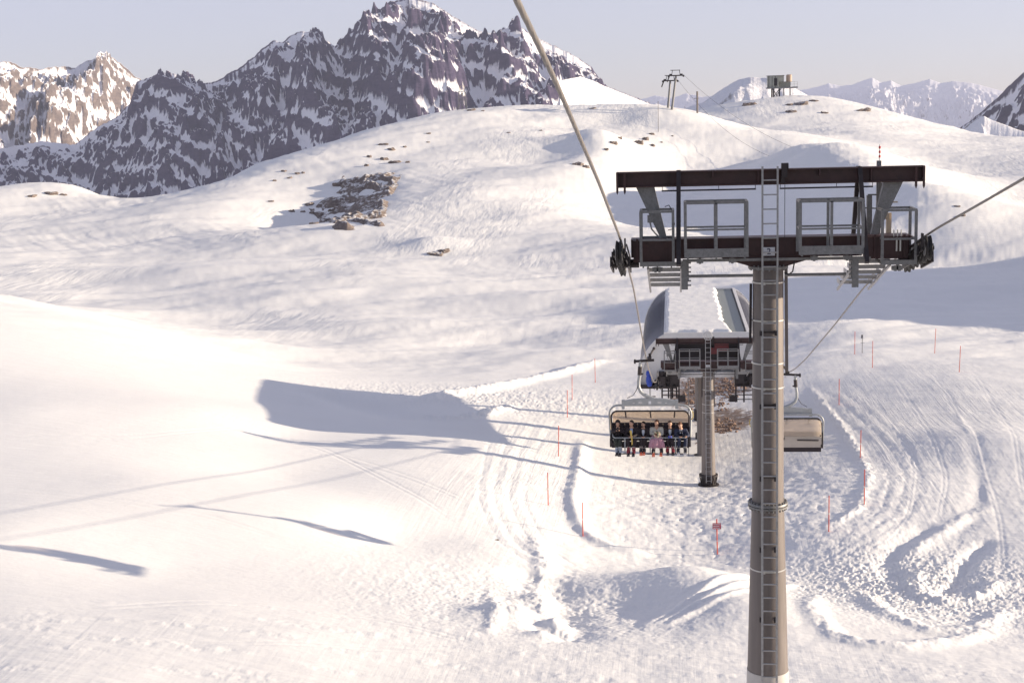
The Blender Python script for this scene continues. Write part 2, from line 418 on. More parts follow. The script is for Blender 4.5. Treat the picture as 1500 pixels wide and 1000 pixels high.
# snow material
snow, nt, b = new_mat('snow')
b.inputs['Base Color'].default_value = (0.87, 0.855, 0.845, 1); b.inputs['Roughness'].default_value = 0.62
b.inputs['Specular IOR Level'].default_value = 0.25
geo = N(nt, 'ShaderNodeNewGeometry')
def _ns(scale, vec=(1, 1, 1), rot=0.0, detail=5, rough=0.6):
    mp = N(nt, 'ShaderNodeMapping'); mp.inputs['Scale'].default_value = vec; mp.inputs['Rotation'].default_value = (0, 0, rot)
    nt.links.new(geo.outputs['Position'], mp.inputs['Vector'])
    n = N(nt, 'ShaderNodeTexNoise'); n.inputs['Scale'].default_value = scale; n.inputs['Detail'].default_value = detail; n.inputs['Roughness'].default_value = rough
    nt.links.new(mp.outputs[0], n.inputs['Vector']); return n.outputs['Fac']
_at = N(nt, 'ShaderNodeAttribute'); _at.attribute_name = 'groom'
_af = N(nt, 'ShaderNodeAttribute'); _af.attribute_name = 'wind'
def _mul(a, b_):
    m_ = N(nt, 'ShaderNodeMath', operation='MULTIPLY'); nt.links.new(a, m_.inputs[0]); nt.links.new(b_, m_.inputs[1]); return m_.outputs[0]
_b3 = N(nt, 'ShaderNodeBump'); _b3.inputs['Strength'].default_value = 0.6; _b3.inputs['Distance'].default_value = 0.12
nt.links.new(_mul(_ns(1.0, (3.2, .10, 1), -.12, 5, .7), _at.outputs['Fac']), _b3.inputs['Height'])
_b4 = N(nt, 'ShaderNodeBump'); _b4.inputs['Strength'].default_value = 0.30; _b4.inputs['Distance'].default_value = 0.8
nt.links.new(_mul(_ns(1.0, (.75, .045, 1), .55, 5, .65), _af.outputs['Fac']), _b4.inputs['Height']); nt.links.new(_b4.outputs[0], _b3.inputs['Normal'])
_b1 = N(nt, 'ShaderNodeBump'); _b1.inputs['Strength'].default_value = 0.22; _b1.inputs['Distance'].default_value = 0.05
nt.links.new(_ns(5.0, detail=6, rough=0.7), _b1.inputs['Height'])
_b2 = N(nt, 'ShaderNodeBump'); _b2.inputs['Strength'].default_value = 0.18; _b2.inputs['Distance'].default_value = 0.25
nt.links.new(_ns(1.0, (0.35, 1.6, 1), 0.5, 4), _b2.inputs['Height']); nt.links.new(_b1.outputs[0], _b2.inputs['Normal']); nt.links.new(_b3.outputs[0], _b1.inputs['Normal'])
nt.links.new(_b2.outputs[0], b.inputs['Normal'])
cr = N(nt, 'ShaderNodeValToRGB'); cr.color_ramp.elements[0].color = (0.82, 0.805, 0.795, 1); cr.color_ramp.elements[1].color = (0.89, 0.875, 0.865, 1)
nt.links.new(_ns(0.25, (1, 1, 1), 0, 6), cr.inputs['Fac']); dirt = N(nt, 'ShaderNodeAttribute'); dirt.attribute_name = 'dirt'
dn = _ns(1.6, (1, 1, 1), 0, 8, .75); dm = N(nt, 'ShaderNodeMath', operation='MULTIPLY_ADD'); dm.inputs[1].default_value = 1.0; nt.links.new(dirt.outputs['Fac'], dm.inputs[0]); nt.links.new(dn, dm.inputs[2])
dr = N(nt, 'ShaderNodeMapRange'); dr.inputs['From Min'].default_value = .98; dr.inputs['From Max'].default_value = 1.10; nt.links.new(dm.outputs[0], dr.inputs['Value'])
dc = N(nt, 'ShaderNodeValToRGB'); dc.color_ramp.elements[0].position = .3; dc.color_ramp.elements[1].position = .7; dc.color_ramp.elements[0].color = (.19, .13, .10, 1); dc.color_ramp.elements[1].color = (.46, .35, .28, 1)
nt.links.new(_ns(4.0, (1, 1, 1), 0, 6, .7), dc.inputs['Fac'])
dx = N(nt, 'ShaderNodeMix', data_type='RGBA'); nt.links.new(dr.outputs[0], dx.inputs['Factor']); nt.links.new(cr.outputs[0], dx.inputs['A']); nt.links.new(dc.outputs[0], dx.inputs['B'])
nt.links.new(dx.outputs['Result'], b.inputs['Base Color'])

_dirt = [(G(1055, 560), 7.0, 9.0), (G(1012, 580), 3.0, 7.0), (G(1066, 618), 3.5, 6.0), (G(1050, 632), 2.0, 1.2)]
def dirt_mask(x, y):
    d = np.zeros_like(x)
    for c, rx, ry in _dirt: d = np.maximum(d, np.exp(-(((x - c[0]) / rx) ** 2 + ((y - c[1]) / ry) ** 2) ** 1.5))
    return d

def build_ground():
    az0 = -yaw
    a = np.concatenate([np.linspace(math.radians(-34), math.radians(-21.5), 60, endpoint=False), np.linspace(math.radians(-21.5), math.radians(21.5), 1100), np.linspace(math.radians(21.5), math.radians(62), 150)[1:]]) + az0
    inv = 1 / np.linspace(1 / 36.0, 1 / 250.0, 760)
    r = np.concatenate([np.exp(np.linspace(math.log(22), math.log(36), 40, endpoint=False)), inv, np.exp(np.linspace(math.log(250), math.log(1000), 330))[1:]])
    Rg, Ag = np.meshgrid(r, a, indexing='ij')
    # base evaluated on a coarser lattice of the same polar grid, then interpolated
    rc = np.exp(np.linspace(math.log(22), math.log(1000), 260)); ac = np.linspace(a[0], a[-1], 260)
    RC, AC = np.meshgrid(rc, ac, indexing='ij'); ZC = base_h(RC * np.sin(AC), RC * np.cos(AC))
    fi = (np.log(r) - math.log(22)) / (math.log(1000) - math.log(22)) * 259; fj = (a - a[0]) / (a[-1] - a[0]) * 259
    i0 = np.clip(fi.astype(int), 0, 258); j0 = np.clip(fj.astype(int), 0, 258); ti = (fi - i0)[:, None]; tj = (fj - j0)[None]
    Z = (ZC[i0][:, j0] * (1 - ti) + ZC[i0 + 1][:, j0] * ti) * (1 - tj) + (ZC[i0][:, j0 + 1] * (1 - ti) + ZC[i0 + 1][:, j0 + 1] * ti) * tj
    X = Rg * np.sin(Ag); Y = Rg * np.cos(Ag)
    Z = Z + features(X, Y) + fine_h(X, Y)
    o = grid_mesh('snow_ground', X, Y, Z, snow, attr={'dirt': dirt_mask(X, Y) * .66,
        'groom': np.clip(region(X, Y, G(1380, 640), 13, 30) + region(X, Y, G(760, 690), 6, 16) + sstep(50, 46, np.hypot(X, Y)) * .3, 0, 1) * (.5 + .5 * sstep(-.3, .3, fbm(X / 6, Y / 18, 2, seed=91))),
        'wind': sstep(120, 200, np.hypot(X, Y)) * sstep(-.1, .55, fbm(X / 30, Y / 55, 3, seed=92))}); tag(o, kind='structure')
    return o
build_ground()
# ------------------------------------------------------------------ mountains
def rock_snow(name, rock_a, rock_b, bias, scale, snow_col=(0.84, 0.83, 0.87), streak=0.35):
    m, nt, b = new_mat(name)
    g = N(nt, 'ShaderNodeNewGeometry'); sep = N(nt, 'ShaderNodeSeparateXYZ'); nt.links.new(g.outputs['Normal'], sep.inputs[0])
    def ns(sc, vec, det=8, r=.65):
        mp = N(nt, 'ShaderNodeMapping'); mp.inputs['Scale'].default_value = vec; nt.links.new(g.outputs['Position'], mp.inputs['Vector'])
        n = N(nt, 'ShaderNodeTexNoise'); n.inputs['Scale'].default_value = sc; n.inputs['Detail'].default_value = det; n.inputs['Roughness'].default_value = r
        nt.links.new(mp.outputs[0], n.inputs['Vector']); return n.outputs['Fac']
    def mad(x, k, c):
        n = N(nt, 'ShaderNodeMath', operation='MULTIPLY_ADD'); nt.links.new(x, n.inputs[0]); n.inputs[1].default_value = k
        if isinstance(c, (int, float)): n.inputs[2].default_value = c
        else: nt.links.new(c, n.inputs[2])
        return n.outputs[0]
    n1 = ns(scale, (1, 1, .45)); n2 = ns(scale * 5, (1, 1, 1.8), 10, .72); n3 = ns(scale * .25, (1, 1, .6), 4)
    s = mad(sep.outputs['Z'], 1.6, 0.0); s = mad(n2, .34, s); s = mad(n3, .70, s)
    ga = N(nt, 'ShaderNodeAttribute'); ga.attribute_name = 'gully'; s = mad(ga.outputs['Fac'], .34, s)
    mr = N(nt, 'ShaderNodeMapRange'); mr.inputs['From Min'].default_value = bias * 1.6 + .52 - .13; mr.inputs['From Max'].default_value = bias * 1.6 + .52 + .13
    nt.links.new(s, mr.inputs['Value'])
    cr = N(nt, 'ShaderNodeValToRGB'); cr.color_ramp.elements[0].position = .35; cr.color_ramp.elements[1].position = .65
    cr.color_ramp.elements[0].color = (*rock_a, 1); cr.color_ramp.elements[1].color = (*rock_b, 1)
    nt.links.new(ns(scale * 2.2, (1, 1, 2.5)), cr.inputs['Fac'])
    mx = N(nt, 'ShaderNodeMix', data_type='RGBA'); nt.links.new(mr.outputs[0], mx.inputs['Factor']); nt.links.new(cr.outputs[0], mx.inputs['A']); mx.inputs['B'].default_value = (*snow_col, 1)
    nt.links.new(mx.outputs['Result'], b.inputs['Base Color']); b.inputs['Roughness'].default_value = .85; b.inputs['Specular IOR Level'].default_value = .15
    bp = N(nt, 'ShaderNodeBump'); bp.inputs['Strength'].default_value = .5 if scale > .005 else .15; bp.inputs['Distance'].default_value = .10 / scale
    nt.links.new(n2, bp.inputs['Height']); nt.links.new(bp.outputs[0], b.inputs['Normal'])
    return m

def massif(name, crest, dist, zb, L, mat, cols=900, rows=260, ribs=(), rib_amp=70, rib_len=260, fine=1.0, jag=1.4, pw=1.15, seed=0):
    """a mountain wall: crest line seen at (column,row), its distance, base height, horizontal depth of the face"""
    cx = np.array([c[0] for c in crest], float); cy = np.array([c[1] for c in crest], float)
    px = np.linspace(cx[0], cx[-1], cols); py = np.interp(px, cx, cy)
    D = np.interp(px, [d[0] for d in dist], [d[1] for d in dist])
    py = py + jag * fbm(px / 9, px * 0 + seed * 3.3, 4, seed=seed + 40)
    v = FW[None] + RT[None] * ((px - 750) / F)[:, None] - UP[None] * ((py - 500) / F)[:, None]
    k = D / (v @ np.array([-math.sin(yaw), math.cos(yaw), 0])); P = v * k[:, None]
    az = np.arctan2(P[:, 0], P[:, 1]); R = np.hypot(P[:, 0], P[:, 1]); zc = P[:, 2]
    t = np.concatenate([np.linspace(-.35, 0, 26, endpoint=False), np.linspace(0, 1, rows) ** 1.15])
    T, AZ = np.meshgrid(t, az, indexing='ij'); RR = R[None] - L * T
    S = np.cumsum(np.concatenate([[0], np.hypot(np.diff(P[:, 0]), np.diff(P[:, 1]))]))[None] + 0 * T
    H = zc[None] - zb
    tt = np.clip(T, 0, 1)
    Z = zb + H * np.where(T < 0, 1 - 2.6 * np.abs(T), (1 - tt) ** pw)
    depth = T * L
    warp = 0.35 * rib_len * fbm(S / rib_len / 1.6, depth / rib_len / 2, 3, seed=seed + 2)
    env = sstep(0, .30, tt) * (0.35 + .65 * sstep(1, .5, tt)) * (T >= 0)
    rb = ridged((S + warp) / rib_len, depth / (rib_len * 1.7) + .3 * S / rib_len, 6, 2.05, .5, seed=seed + 1) - 1.2
    Z = Z + rib_amp * rb * env
    for line, h, w in ribs:
        q = []
        for (x, y) in line:                     # column and row of the rib, read on the wall itself
            j = int(np.clip(np.searchsorted(px, x), 0, cols - 1))
            vv = ray(x, y); hh = math.hypot(vv[0], vv[1]); zz = vv[2] / hh * RR[:, j]
            i = 26 + int(np.argmin(np.abs(zz - Z[:, j])[26:])); q.append((S[0, j], depth[i, j]))
        q = np.array(q); u = np.linspace(0, 1, len(q)); uu = np.linspace(0, 1, 40); q = np.stack([np.interp(uu, u, q[:, 0]), np.interp(uu, u, q[:, 1])], 1)
        best = np.full(T.shape, 1e18); ends = np.zeros(T.shape)
        for n_, (a, bq) in enumerate(q):
            d = (S + .5 * warp - a) ** 2 + ((depth - bq) * .6) ** 2; kk = d < best; best[kk] = d[kk]; ends[kk] = n_ / 39
        Z = Z + h * np.exp(-np.sqrt(best) / w) * (T >= 0) * sstep(0, .15, ends + .05) * sstep(0, .16, tt)
    Z = Z + (T >= 0) * sstep(0, .10, tt) * fine * (34 * (ridged(S / 105 + .25 * depth / 100, depth / 90 + seed, 5, seed=seed + 5) - 1.1) + 9 * fbm(S / 28, depth / 34, 4, seed=seed + 6))
    Z = Z + (T >= 0) * sstep(0, .1, tt) * fine * 5.0 * np.sin(2 * PI * (Z + .33 * S + 40 * fbm(S / 300, depth / 300, 2, seed=seed + 9)) / 62)
    def blur(A, k):
        for ax in (0, 1):
            B = np.pad(A, [(k + 1, k) if i == ax else (0, 0) for i in (0, 1)], mode='edge').cumsum(ax)
            A = (np.take(B, range(2 * k + 1, B.shape[ax]), ax) - np.take(B, range(0, B.shape[ax] - 2 * k - 1), ax)) / (2 * k + 1)
        return A
    cell = S[0, -1] / cols
    gl = np.tanh((blur(Z, 7) - Z) / (cell * 2.2)) + .6 * np.tanh((blur(Z, 2) - Z) / (cell * .7))
    o = grid_mesh(name, RR * np.sin(AZ), RR * np.cos(AZ), Z, mat, attr={'gully': gl}); tag(o, kind='structure')
    return o

m_wall = rock_snow('shade_violet_rock', (.038, .029, .066), (.090, .070, .122), .505, .022)  # violet of the shaded faces is put into the rock colour
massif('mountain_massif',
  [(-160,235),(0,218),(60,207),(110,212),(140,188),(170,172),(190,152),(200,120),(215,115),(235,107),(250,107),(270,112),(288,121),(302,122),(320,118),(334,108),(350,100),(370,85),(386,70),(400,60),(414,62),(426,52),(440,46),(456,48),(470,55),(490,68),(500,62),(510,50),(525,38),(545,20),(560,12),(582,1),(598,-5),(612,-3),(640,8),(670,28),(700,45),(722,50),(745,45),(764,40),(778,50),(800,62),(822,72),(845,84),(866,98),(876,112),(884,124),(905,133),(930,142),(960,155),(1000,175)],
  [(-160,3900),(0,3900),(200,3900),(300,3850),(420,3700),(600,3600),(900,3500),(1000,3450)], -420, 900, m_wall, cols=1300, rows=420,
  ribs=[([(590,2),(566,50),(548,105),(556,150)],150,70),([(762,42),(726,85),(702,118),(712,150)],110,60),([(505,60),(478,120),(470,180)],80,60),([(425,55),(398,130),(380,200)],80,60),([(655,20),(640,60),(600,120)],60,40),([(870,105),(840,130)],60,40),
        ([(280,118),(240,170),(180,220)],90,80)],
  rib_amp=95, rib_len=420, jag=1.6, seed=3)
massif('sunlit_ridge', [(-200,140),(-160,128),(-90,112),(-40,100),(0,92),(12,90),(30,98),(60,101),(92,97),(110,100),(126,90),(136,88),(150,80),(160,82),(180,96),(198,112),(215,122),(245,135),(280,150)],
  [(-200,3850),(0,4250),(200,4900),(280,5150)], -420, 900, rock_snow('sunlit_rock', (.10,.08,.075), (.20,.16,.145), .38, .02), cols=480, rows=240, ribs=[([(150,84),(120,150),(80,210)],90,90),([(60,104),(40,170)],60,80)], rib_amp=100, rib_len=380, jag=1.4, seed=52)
m_snowy = rock_snow('snow_mountain', (.10, .085, .085), (.2, .17, .16), .36, .011)
massif('snow_peak', [(925,168),(960,152),(1000,160),(1030,150),(1050,136),(1070,123),(1084,116),(1100,113),(1112,114),(1128,114),(1150,121),(1172,134),(1195,146),(1215,156),(1240,170)],
  [(925,1500),(1240,1400)], -160, 520, m_snowy, cols=320, rows=160, ribs=[([(1110,112),(1088,135),(1070,160)],14,25)], rib_amp=12, rib_len=120, fine=.2, jag=.5, seed=9)
massif('snow_shoulder', [(820,118),(850,112),(868,118),(885,126),(905,134),(925,142),(945,150),(975,160),(1010,172)], [(820,1900),(1010,2700)], -260, 500, rock_snow('snow_slope', (.12,.1,.1), (.2,.17,.16), -.4, .01),
  cols=220, rows=120, rib_amp=14, rib_len=160, fine=.25, jag=.6, seed=14)
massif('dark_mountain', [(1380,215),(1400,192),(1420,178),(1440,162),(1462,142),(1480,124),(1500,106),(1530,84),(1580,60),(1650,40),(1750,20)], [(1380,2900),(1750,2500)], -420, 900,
  rock_snow('shaded_mountain', (.05,.042,.07), (.11,.09,.125), .44, .013), cols=360, rows=220, rib_amp=60, rib_len=220, fine=.8, jag=1.0, seed=21)  # bluish shade is mixed into this rock colour too
massif('rocky_knoll', [(1395,206),(1410,190),(1424,178),(1434,172),(1442,170),(1452,176),(1470,182),(1490,190),(1520,197),(1560,205)], [(1395,900),(1560,860)], -90, 170,
  rock_snow('knoll_snow', (.10,.085,.085), (.18,.15,.14), .42, .05), cols=220, rows=110, ribs=[([(1440,172),(1420,192)],8,8)], rib_amp=7, rib_len=40, fine=.18, jag=.5, seed=27)
m_far = rock_snow('far_range_snow', (.13, .11, .11), (.2, .17, .16), .08, .0022)
massif('far_range', [(840,150),(900,148),(940,146),(960,140),(985,144),(1005,137),(1030,142),(1060,140),(1100,136),(1140,140),(1180,131),(1200,127),(1214,122),(1230,126),(1250,124),(1262,119),(1278,114),(1290,121),(1305,118),(1320,126),(1340,122),(1362,116),(1378,122),(1395,119),(1420,121),(1440,126),(1470,134),(1520,132),(1600,140),(1700,138)],
  [(840,15500),(1180,14000),(1700,13000)], -1500, 3600, m_far, cols=700, rows=200, rib_amp=300, rib_len=1500, fine=2.0, jag=.6, seed=33)
# ------------------------------------------------------------------ materials for the lift
M_brown = paint('brown_paint', (.046, .017, .017), .5, 0, .3, 3, spots=((.085, .038, .034), 9, .35))
M_dark = paint('dark_steel', (.030, .022, .024), .5, .2, .3, 8)
M_galv = paint('galvanised_steel', (.20, .195, .195), .5, .3, .3, 14, bump=.15, spots=((.27, .26, .26), 38, .5))
M_ladder = paint('ladder_steel', (.36, .35, .35), .45, .3, .2, 14)
M_pole = paint('weathered_pole', (.175, .150, .142), .55, .25, .20, 5, bump=.1, stretch=(1, 1, .10))
M_polefoot = paint('pole_foot_paint', (.50, .47, .45), .6, .1, .08, 3)
M_alu = paint('bright_steel', (.55, .54, .53), .35, .7, .12, 10)
M_white = paint('white_panel', (.70, .68, .67), .5, 0, .05, 2)
M_black = paint('black_rubber', (.014, .012, .013), .6, 0, .2, 10)
M_plate = paint('plate_white', (.75, .74, .75), .45, 0, .04, 6)
M_ink = paint('ink_blue', (.02, .025, .09), .5, 0, .05, 6)
M_red = paint('red_plastic', (.50, .045, .045), .5, 0, .12, 9)
M_cream = paint('cream_mast', (.55, .45, .34), .55, 0, .1, 4)

def text_mesh(s, size, mat, name, parent, loc, rot=(PI / 2, 0, 0), depth=.004):
    c = bpy.data.curves.new('lettering', 'FONT'); c.body = s; c.size = size; c.align_x = 'CENTER'; c.align_y = 'CENTER'; c.extrude = depth
    o = bpy.data.objects.new('lettering', c); COL.objects.link(o); bpy.context.view_layer.update()
    me = bpy.data.meshes.new_from_object(o.evaluated_get(bpy.context.evaluated_depsgraph_get())); bpy.data.objects.remove(o)
    me.materials.clear(); me.materials.append(mat)
    t = link_mesh(name, me, parent); t.location = loc; t.rotation_euler = rot
    return t

ROPE_X = (-1.03, 4.91); LINE_X = 1.94
def rope_profile():
    """rope height along the line, both sides"""
    k = [(-6, 3.12), (0, 2.22), (9.8, .74), (12, .41), (13.8, .11), (16.3, -.33), (20.3, -1.03), (24, -1.74), (27.5, -2.40), (29, -2.72), (31, -3.14), (33.4, -3.76), (37, -4.62), (44, -6.72), (48.5, -8.02), (53.2, -9.38), (58, -10.65), (72.4, -13.95), (78, -15.0), (81, -15.58), (83, -15.90), (85, -16.15), (90, -16.35), (112, -16.35)]
    y = np.array([a for a, _ in k]); z = np.array([b for _, b in k])
    yy = np.linspace(-6, 112, 1200); zz = np.interp(yy, y, z)
    w = np.exp(-np.linspace(-2, 2, 41) ** 2); w /= w.sum(); zz = np.convolve(np.pad(zz, 20, mode='reflect', reflect_type='odd'), w, 'valid')
    return yy, zz
_ry, _rz = rope_profile()
def rope_z(y): return float(np.interp(y, _ry, _rz))

def make_tower(loc, H, number, scale_low=1.0):
    """loc = foot of the pole, H = height of the crossarm underside above the foot"""
    root = empty('lift_tower', loc)
    Z = lambda z: z + H
    V = lambda x, y, z: (x, y, z + H)
    # pole
    p = MB()
    f = -5.12 if H > 9 else -99
    if H > 9:
        p.lathe((0, 0, Z(-.2)), (0, 0, -1), [(.305, 0), (.325, 4.90)], 40)
        p.lathe((0, 0, Z(-5.2)), (0, 0, -1), [(.335, 0), (.425, 3.55)], 40)
        pole = p.build('pole', M_pole, root, True)
        q = MB(); q.lathe((0, 0, Z(-8.75)), (0, 0, -1), [(.435, 0), (.52, H - 8.75)], 40); q.build('pole_foot', M_polefoot, pole, True)
        q = MB(); q.lathe((0, 0, Z(-5.10)), (0, 0, -1), [(.40, 0), (.41, .015), (.41, .045), (.335, .05), (.335, .06), (.41, .065), (.41, .10), (.34, .11)], 40)
        for k in range(28):
            a = 2 * PI * k / 28; q.cyl((.375 * math.cos(a), .375 * math.sin(a), Z(-5.07)), (.375 * math.cos(a), .375 * math.sin(a), Z(-5.25)), .018, n=6)
        q.build('flange', M_galv, pole, True)
    else:
        p.lathe((0, 0, Z(-.2)), (0, 0, -1), [(.305, 0), (.42, H - .9)], 40)
        pole = p.build('pole', M_pole, root, True)
        q = MB(); q.lathe((0, 0, 0.72), (0, 0, -1), [(.43, 0), (.56, .02), (.56, .10), (.45, .12), (.45, .6), (.62, .62), (.62, 1.2)], 32)
        for k in range(18):
            a = 2 * PI * k / 18; q.bar((.44 * math.cos(a), .44 * math.sin(a), .12), (.54 * math.cos(a), .54 * math.sin(a), .62), .03, .03)
        q.build('base_collar', M_dark, pole, True)
    for z in (-.50, -1.27, -2.15, -2.65) + ((-6.5,) if H > 9 else (-4.2,)):
        q = MB(); r = .31 + .005 * abs(z) + (.02 if z < -5.2 else 0) + (.02 if H < 9 else 0); q.lathe((0, 0, Z(z)), (0, 0, -1), [(r, 0), (r + .012, .004), (r + .012, .03), (r, .034)], 32)
        q.box((-.1, -r - .02, Z(z - .017)), (.05, .04, .05)); q.build('strap', M_alu, pole, True)
    q = MB(); q.bar(V(.355, -.02, -.2), V(.375, -.02, -2.35), .06, .09); q.build('conduit', M_pole, root)
    q = MB(); q.bar(V(-.345, -.02, -.55), V(-.36, -.02, -1.75), .05, .07); q.build('conduit', M_dark, root)
    # ladder
    l = MB(); zb = -H + .3
    lean = .13 / 9
    for x in (-.145, .15):
        l.bar(V(x, -.50, 1.82), V(x, -.50, -.3), .036, .05, (0, 1, 0)); l.bar(V(x, -.44, -.25), V(x, -.42 - .14 * min(1, -zb / 9), zb), .042, .055, (0, 1, 0))
    z = 1.55
    rails = []
    while z > zb:
        y = -.50 if z > -.3 else -.44 - .12 * min(1, -z / 9)
        l.cyl(V(-.145, y, z), V(.15, y, z), .015, n=6); z -= .285
    l.build('ladder', M_ladder, root)
    for z in np.arange(-1.5, zb + .6, -1.5):
        l = MB()
        for x in (-.145, .15): l.bar(V(x, -.43, z), V(x, -.28, z), .03, .07); l.box(V(x - .03, -.47, z), (.05, .04, .10))
        l.bar(V(-.145, -.33, z), V(.15, -.33, z), .02, .03)
        l.build('ladder_bracket', M_dark, root)
    # crossarm
    c = MB(); c.box(V(0, .02, .20), (5.5, .42, .34)); c.box(V(0, .02, .385), (5.5, .5, .03)); c.box(V(-.05, .02, .016), (3.75, .5, .028))
    for x in (-2.3, 2.3): c.box(V(x, -.05, .17), (.80, .62, .44))
    for x in (-2.62, -2.05, 2.05, 2.62): c.box(V(x, -.38, .20), (.04, .05, .46))
    for x in (-1.2, -.5, .55, 1.25): c.box(V(x, -.2, .2), (.02, .03, .33))
    arm = c.build('crossarm', M_brown, root)
    g = MB(); g.prism([(-.95, -.001), (.98, -.001), (.30, -.20), (-.30, -.20)], -.2, .22)
    for v in g.v: pass
    g.v = [(a, b_, z + H) for a, b_, z in g.v]; g.build('gusset', M_brown, arm)
    g = MB(); g.lathe(V(0, 0, -.19), (0, 0, -1), [(.40, 0), (.40, .05), (.31, .06)], 32)
    for k in range(20):
        a = 2 * PI * k / 20; g.cyl(V(.36 * math.cos(a), .36 * math.sin(a), -.16), V(.36 * math.cos(a), .36 * math.sin(a), -.27), .016, n=6)
    g.build('head_flange', M_galv, arm, True)
    g = MB(); g.bar(V(-1.72, -.34, -.028), V(1.98, -.34, -.028), .06, .055); g.build('edge_rail', M_galv, arm)
    g = MB(); g.cyl(V(-1.72, -.22, -.36), V(-.31, -.22, -.36), .032, n=10); g.cyl(V(.31, -.22, -.36), V(1.52, -.22, -.36), .032, n=10); g.build('tie_pipe', M_galv, arm, True)
    g = MB(); g.tube([V(.30, -.3, -.30), V(.38, -.34, -.34), V(.46, -.34, -.28), V(.49, -.34, -.12), V(.48, -.3, 0)], .014, 8); g.build('cable', M_black, arm, True)
    # number plate
    n_ = MB(); n_.box(V(0, -.215, .10), (.24, .012, .20)); pl = n_.build('number_plate', M_plate, arm)
    text_mesh(number, .17, M_ink, 'numeral', pl, V(0, -.226, .115))
    # lifting beam
    b = MB(); b.box(V(0, 0, 1.735), (6.06, .30, .03)); b.box(V(0, 0, 1.455), (6.06, .30, .03)); b.box(V(0, 0, 1.595), (6.06, .08, .25))
    for x in (-1.1, 1.0): b.box(V(x, -.10, 1.66), (.035, .12, .11))
    for x in (-3.0, -2.0, -.2, .2, 2.0, 3.0): b.box(V(x, 0, 1.595), (.02, .28, .25))
    beam = b.build('lifting_beam', M_brown, root)
    for s in (-1, 1):
        for x in (2.86, 3.01):
            q = MB(); q.prism([(s * x - .022, 1.74), (s * x + .022, 1.74), (s * x + .022, 1.36), (s * x, 1.30), (s * x - .022, 1.36)], -.18, -.15); q.v = [(a, b_, z + H) for a, b_, z in q.v]; q.build('hoist_lug', M_brown, beam)
    q = MB()
    for x0, x1 in ((-2.12, -.25), (.22, 2.04)):
        q.cyl(V(x0, -.1, 1.36), V(x1, -.1, 1.36), .016, n=8)
        for x in (x0 + .01, (x0 + x1) / 2 + .2, x1 - .01): q.cyl(V(x, -.1, 1.36), V(x, -.1, 1.44), .006, n=6)
    q.build('hanging_rail', M_dark, beam)
    q = MB(); q.box(V(.30, -.22, 1.72), (.11, .14, .26)); q.cyl(V(.24, -.22, 1.80), V(.38, -.22, 1.80), .07, n=14); q.box(V(.27, -.22, 1.53), (.07, .1, .12)); q.cyl(V(.31, -.24, 1.50), V(.31, -.24, .34), .006, n=6); q.build('hoist', M_dark, beam)
    for s in (-1, 1):
        q = MB(); a = [(s * 2.64, 1.44), (s * 2.27, 1.44), (s * 2.03, .40), (s * 2.16, .40)]
        q.prism(a if s < 0 else a[::-1], .02, .20); q.v = [(x, y, z + H) for x, y, z in q.v]; q.build('strut', M_galv, root)
        for sy in (-1, 1):
            q = MB(); q.bar(V(s * 1.78, sy * .10, 1.74), V(s * 1.80, sy * 1.15, -.04), .085, .085); q.build('brace', M_dark, root)
    # maintenance baskets
    def basket(x0, x1, z0, z1, zm, yf, yb, toe, mat=M_galv, mid_post=True):
        k = MB(); w = .045
        for y in (yf, yb):
            k.bar(V(x0, y, z1), V(x1, y, z1), w, w); k.bar(V(x0, y, zm), V(x1, y, zm), w * .8, w * .8)
            for x in (x0, x1): k.bar(V(x, y, z0), V(x, y, z1), w * 1.2, w * 1.2)
            if mid_post: k.bar(V((x0 + x1) / 2, y, z0), V((x0 + x1) / 2, y, z1), w * 1.2, w)
        for x in (x0, x1):
            k.bar(V(x, yf, z1), V(x, yb, z1), w, w); k.bar(V(x, yf, zm), V(x, yb, zm), w * .8, w * .8)
        o = k.build('basket_rail', mat, root)
        t = MB(); t.box(V((x0 + x1) / 2, yf - .028, z0 + toe / 2), (x1 - x0 + .05, .012, toe))
        n = int((yb - yf) / .07)
        for i in range(n): t.box(V((x0 + x1) / 2, yf + .05 + i * .07, z0 + .012), (x1 - x0 - .06, .02, .03))
        for x in (x0 + .04, (x0 + x1) / 2, x1 - .04): t.box(V(x, (yf + yb) / 2, z0 - .02), (.03, yb - yf, .03))
        t.build('floor_grating', mat, o)
        for x in (x0 + .28, x1 - .28):
            c_ = MB(); c_.box(V(x, yf + .2, z0 - .09), (.13, .10, .08)); c_.box(V(x, yf + .16, z0 - .09), (.05, .04, .11)); c_.build('clamp', M_galv, o)
    basket(-1.66, -.47, .10, 1.16, .64, -1.0, -.34, .17)
    basket(.55, 1.74, .12, 1.15, .62, -1.0, -.34, .17)
    basket(-2.54, -1.90, -.10, .98, .42, -.62, .1, .09, mid_post=False)
    basket(2.16, 2.80, -.14, .92, .36, -.62, .1, .09, mid_post=False)
    # stepped catwalks beside the rope rollers
    for s in (-1, 1):
        k = MB()
        for i in range(5):
            y0 = .15 + i * .62; z0 = -.15 - i * .18
            k.box(V(s * 2.08, y0, z0 + .02), (.70, .015, .045))
            for j in range(6): k.box(V(s * 2.08, y0 + .05 + j * .075, z0 - .03), (.68, .02, .03))
            for x in (1.74, 2.42): k.box(V(s * x, y0 + .3, z0 - .02), (.02, .62, .10))
        for x in (1.74, 2.42): k.bar(V(s * x, .1, -.22), V(s * x, 3.2, -1.10), .04, .05)
        k.build('catwalk', M_ladder, root)
        k = MB(); k.box(V(s * 1.68, -.36, -.32), (.13, .03, .58)); k.box(V(s * 1.61, -.2, -.2), (.03, .3, .45))
        for i in range(6): k.cyl(V(s * 1.62, -.4, -.52 + i * .09), V(s * 1.55, -.4, -.52 + i * .09), .018, n=6)
        k.build('hanger_plate', M_galv, root)
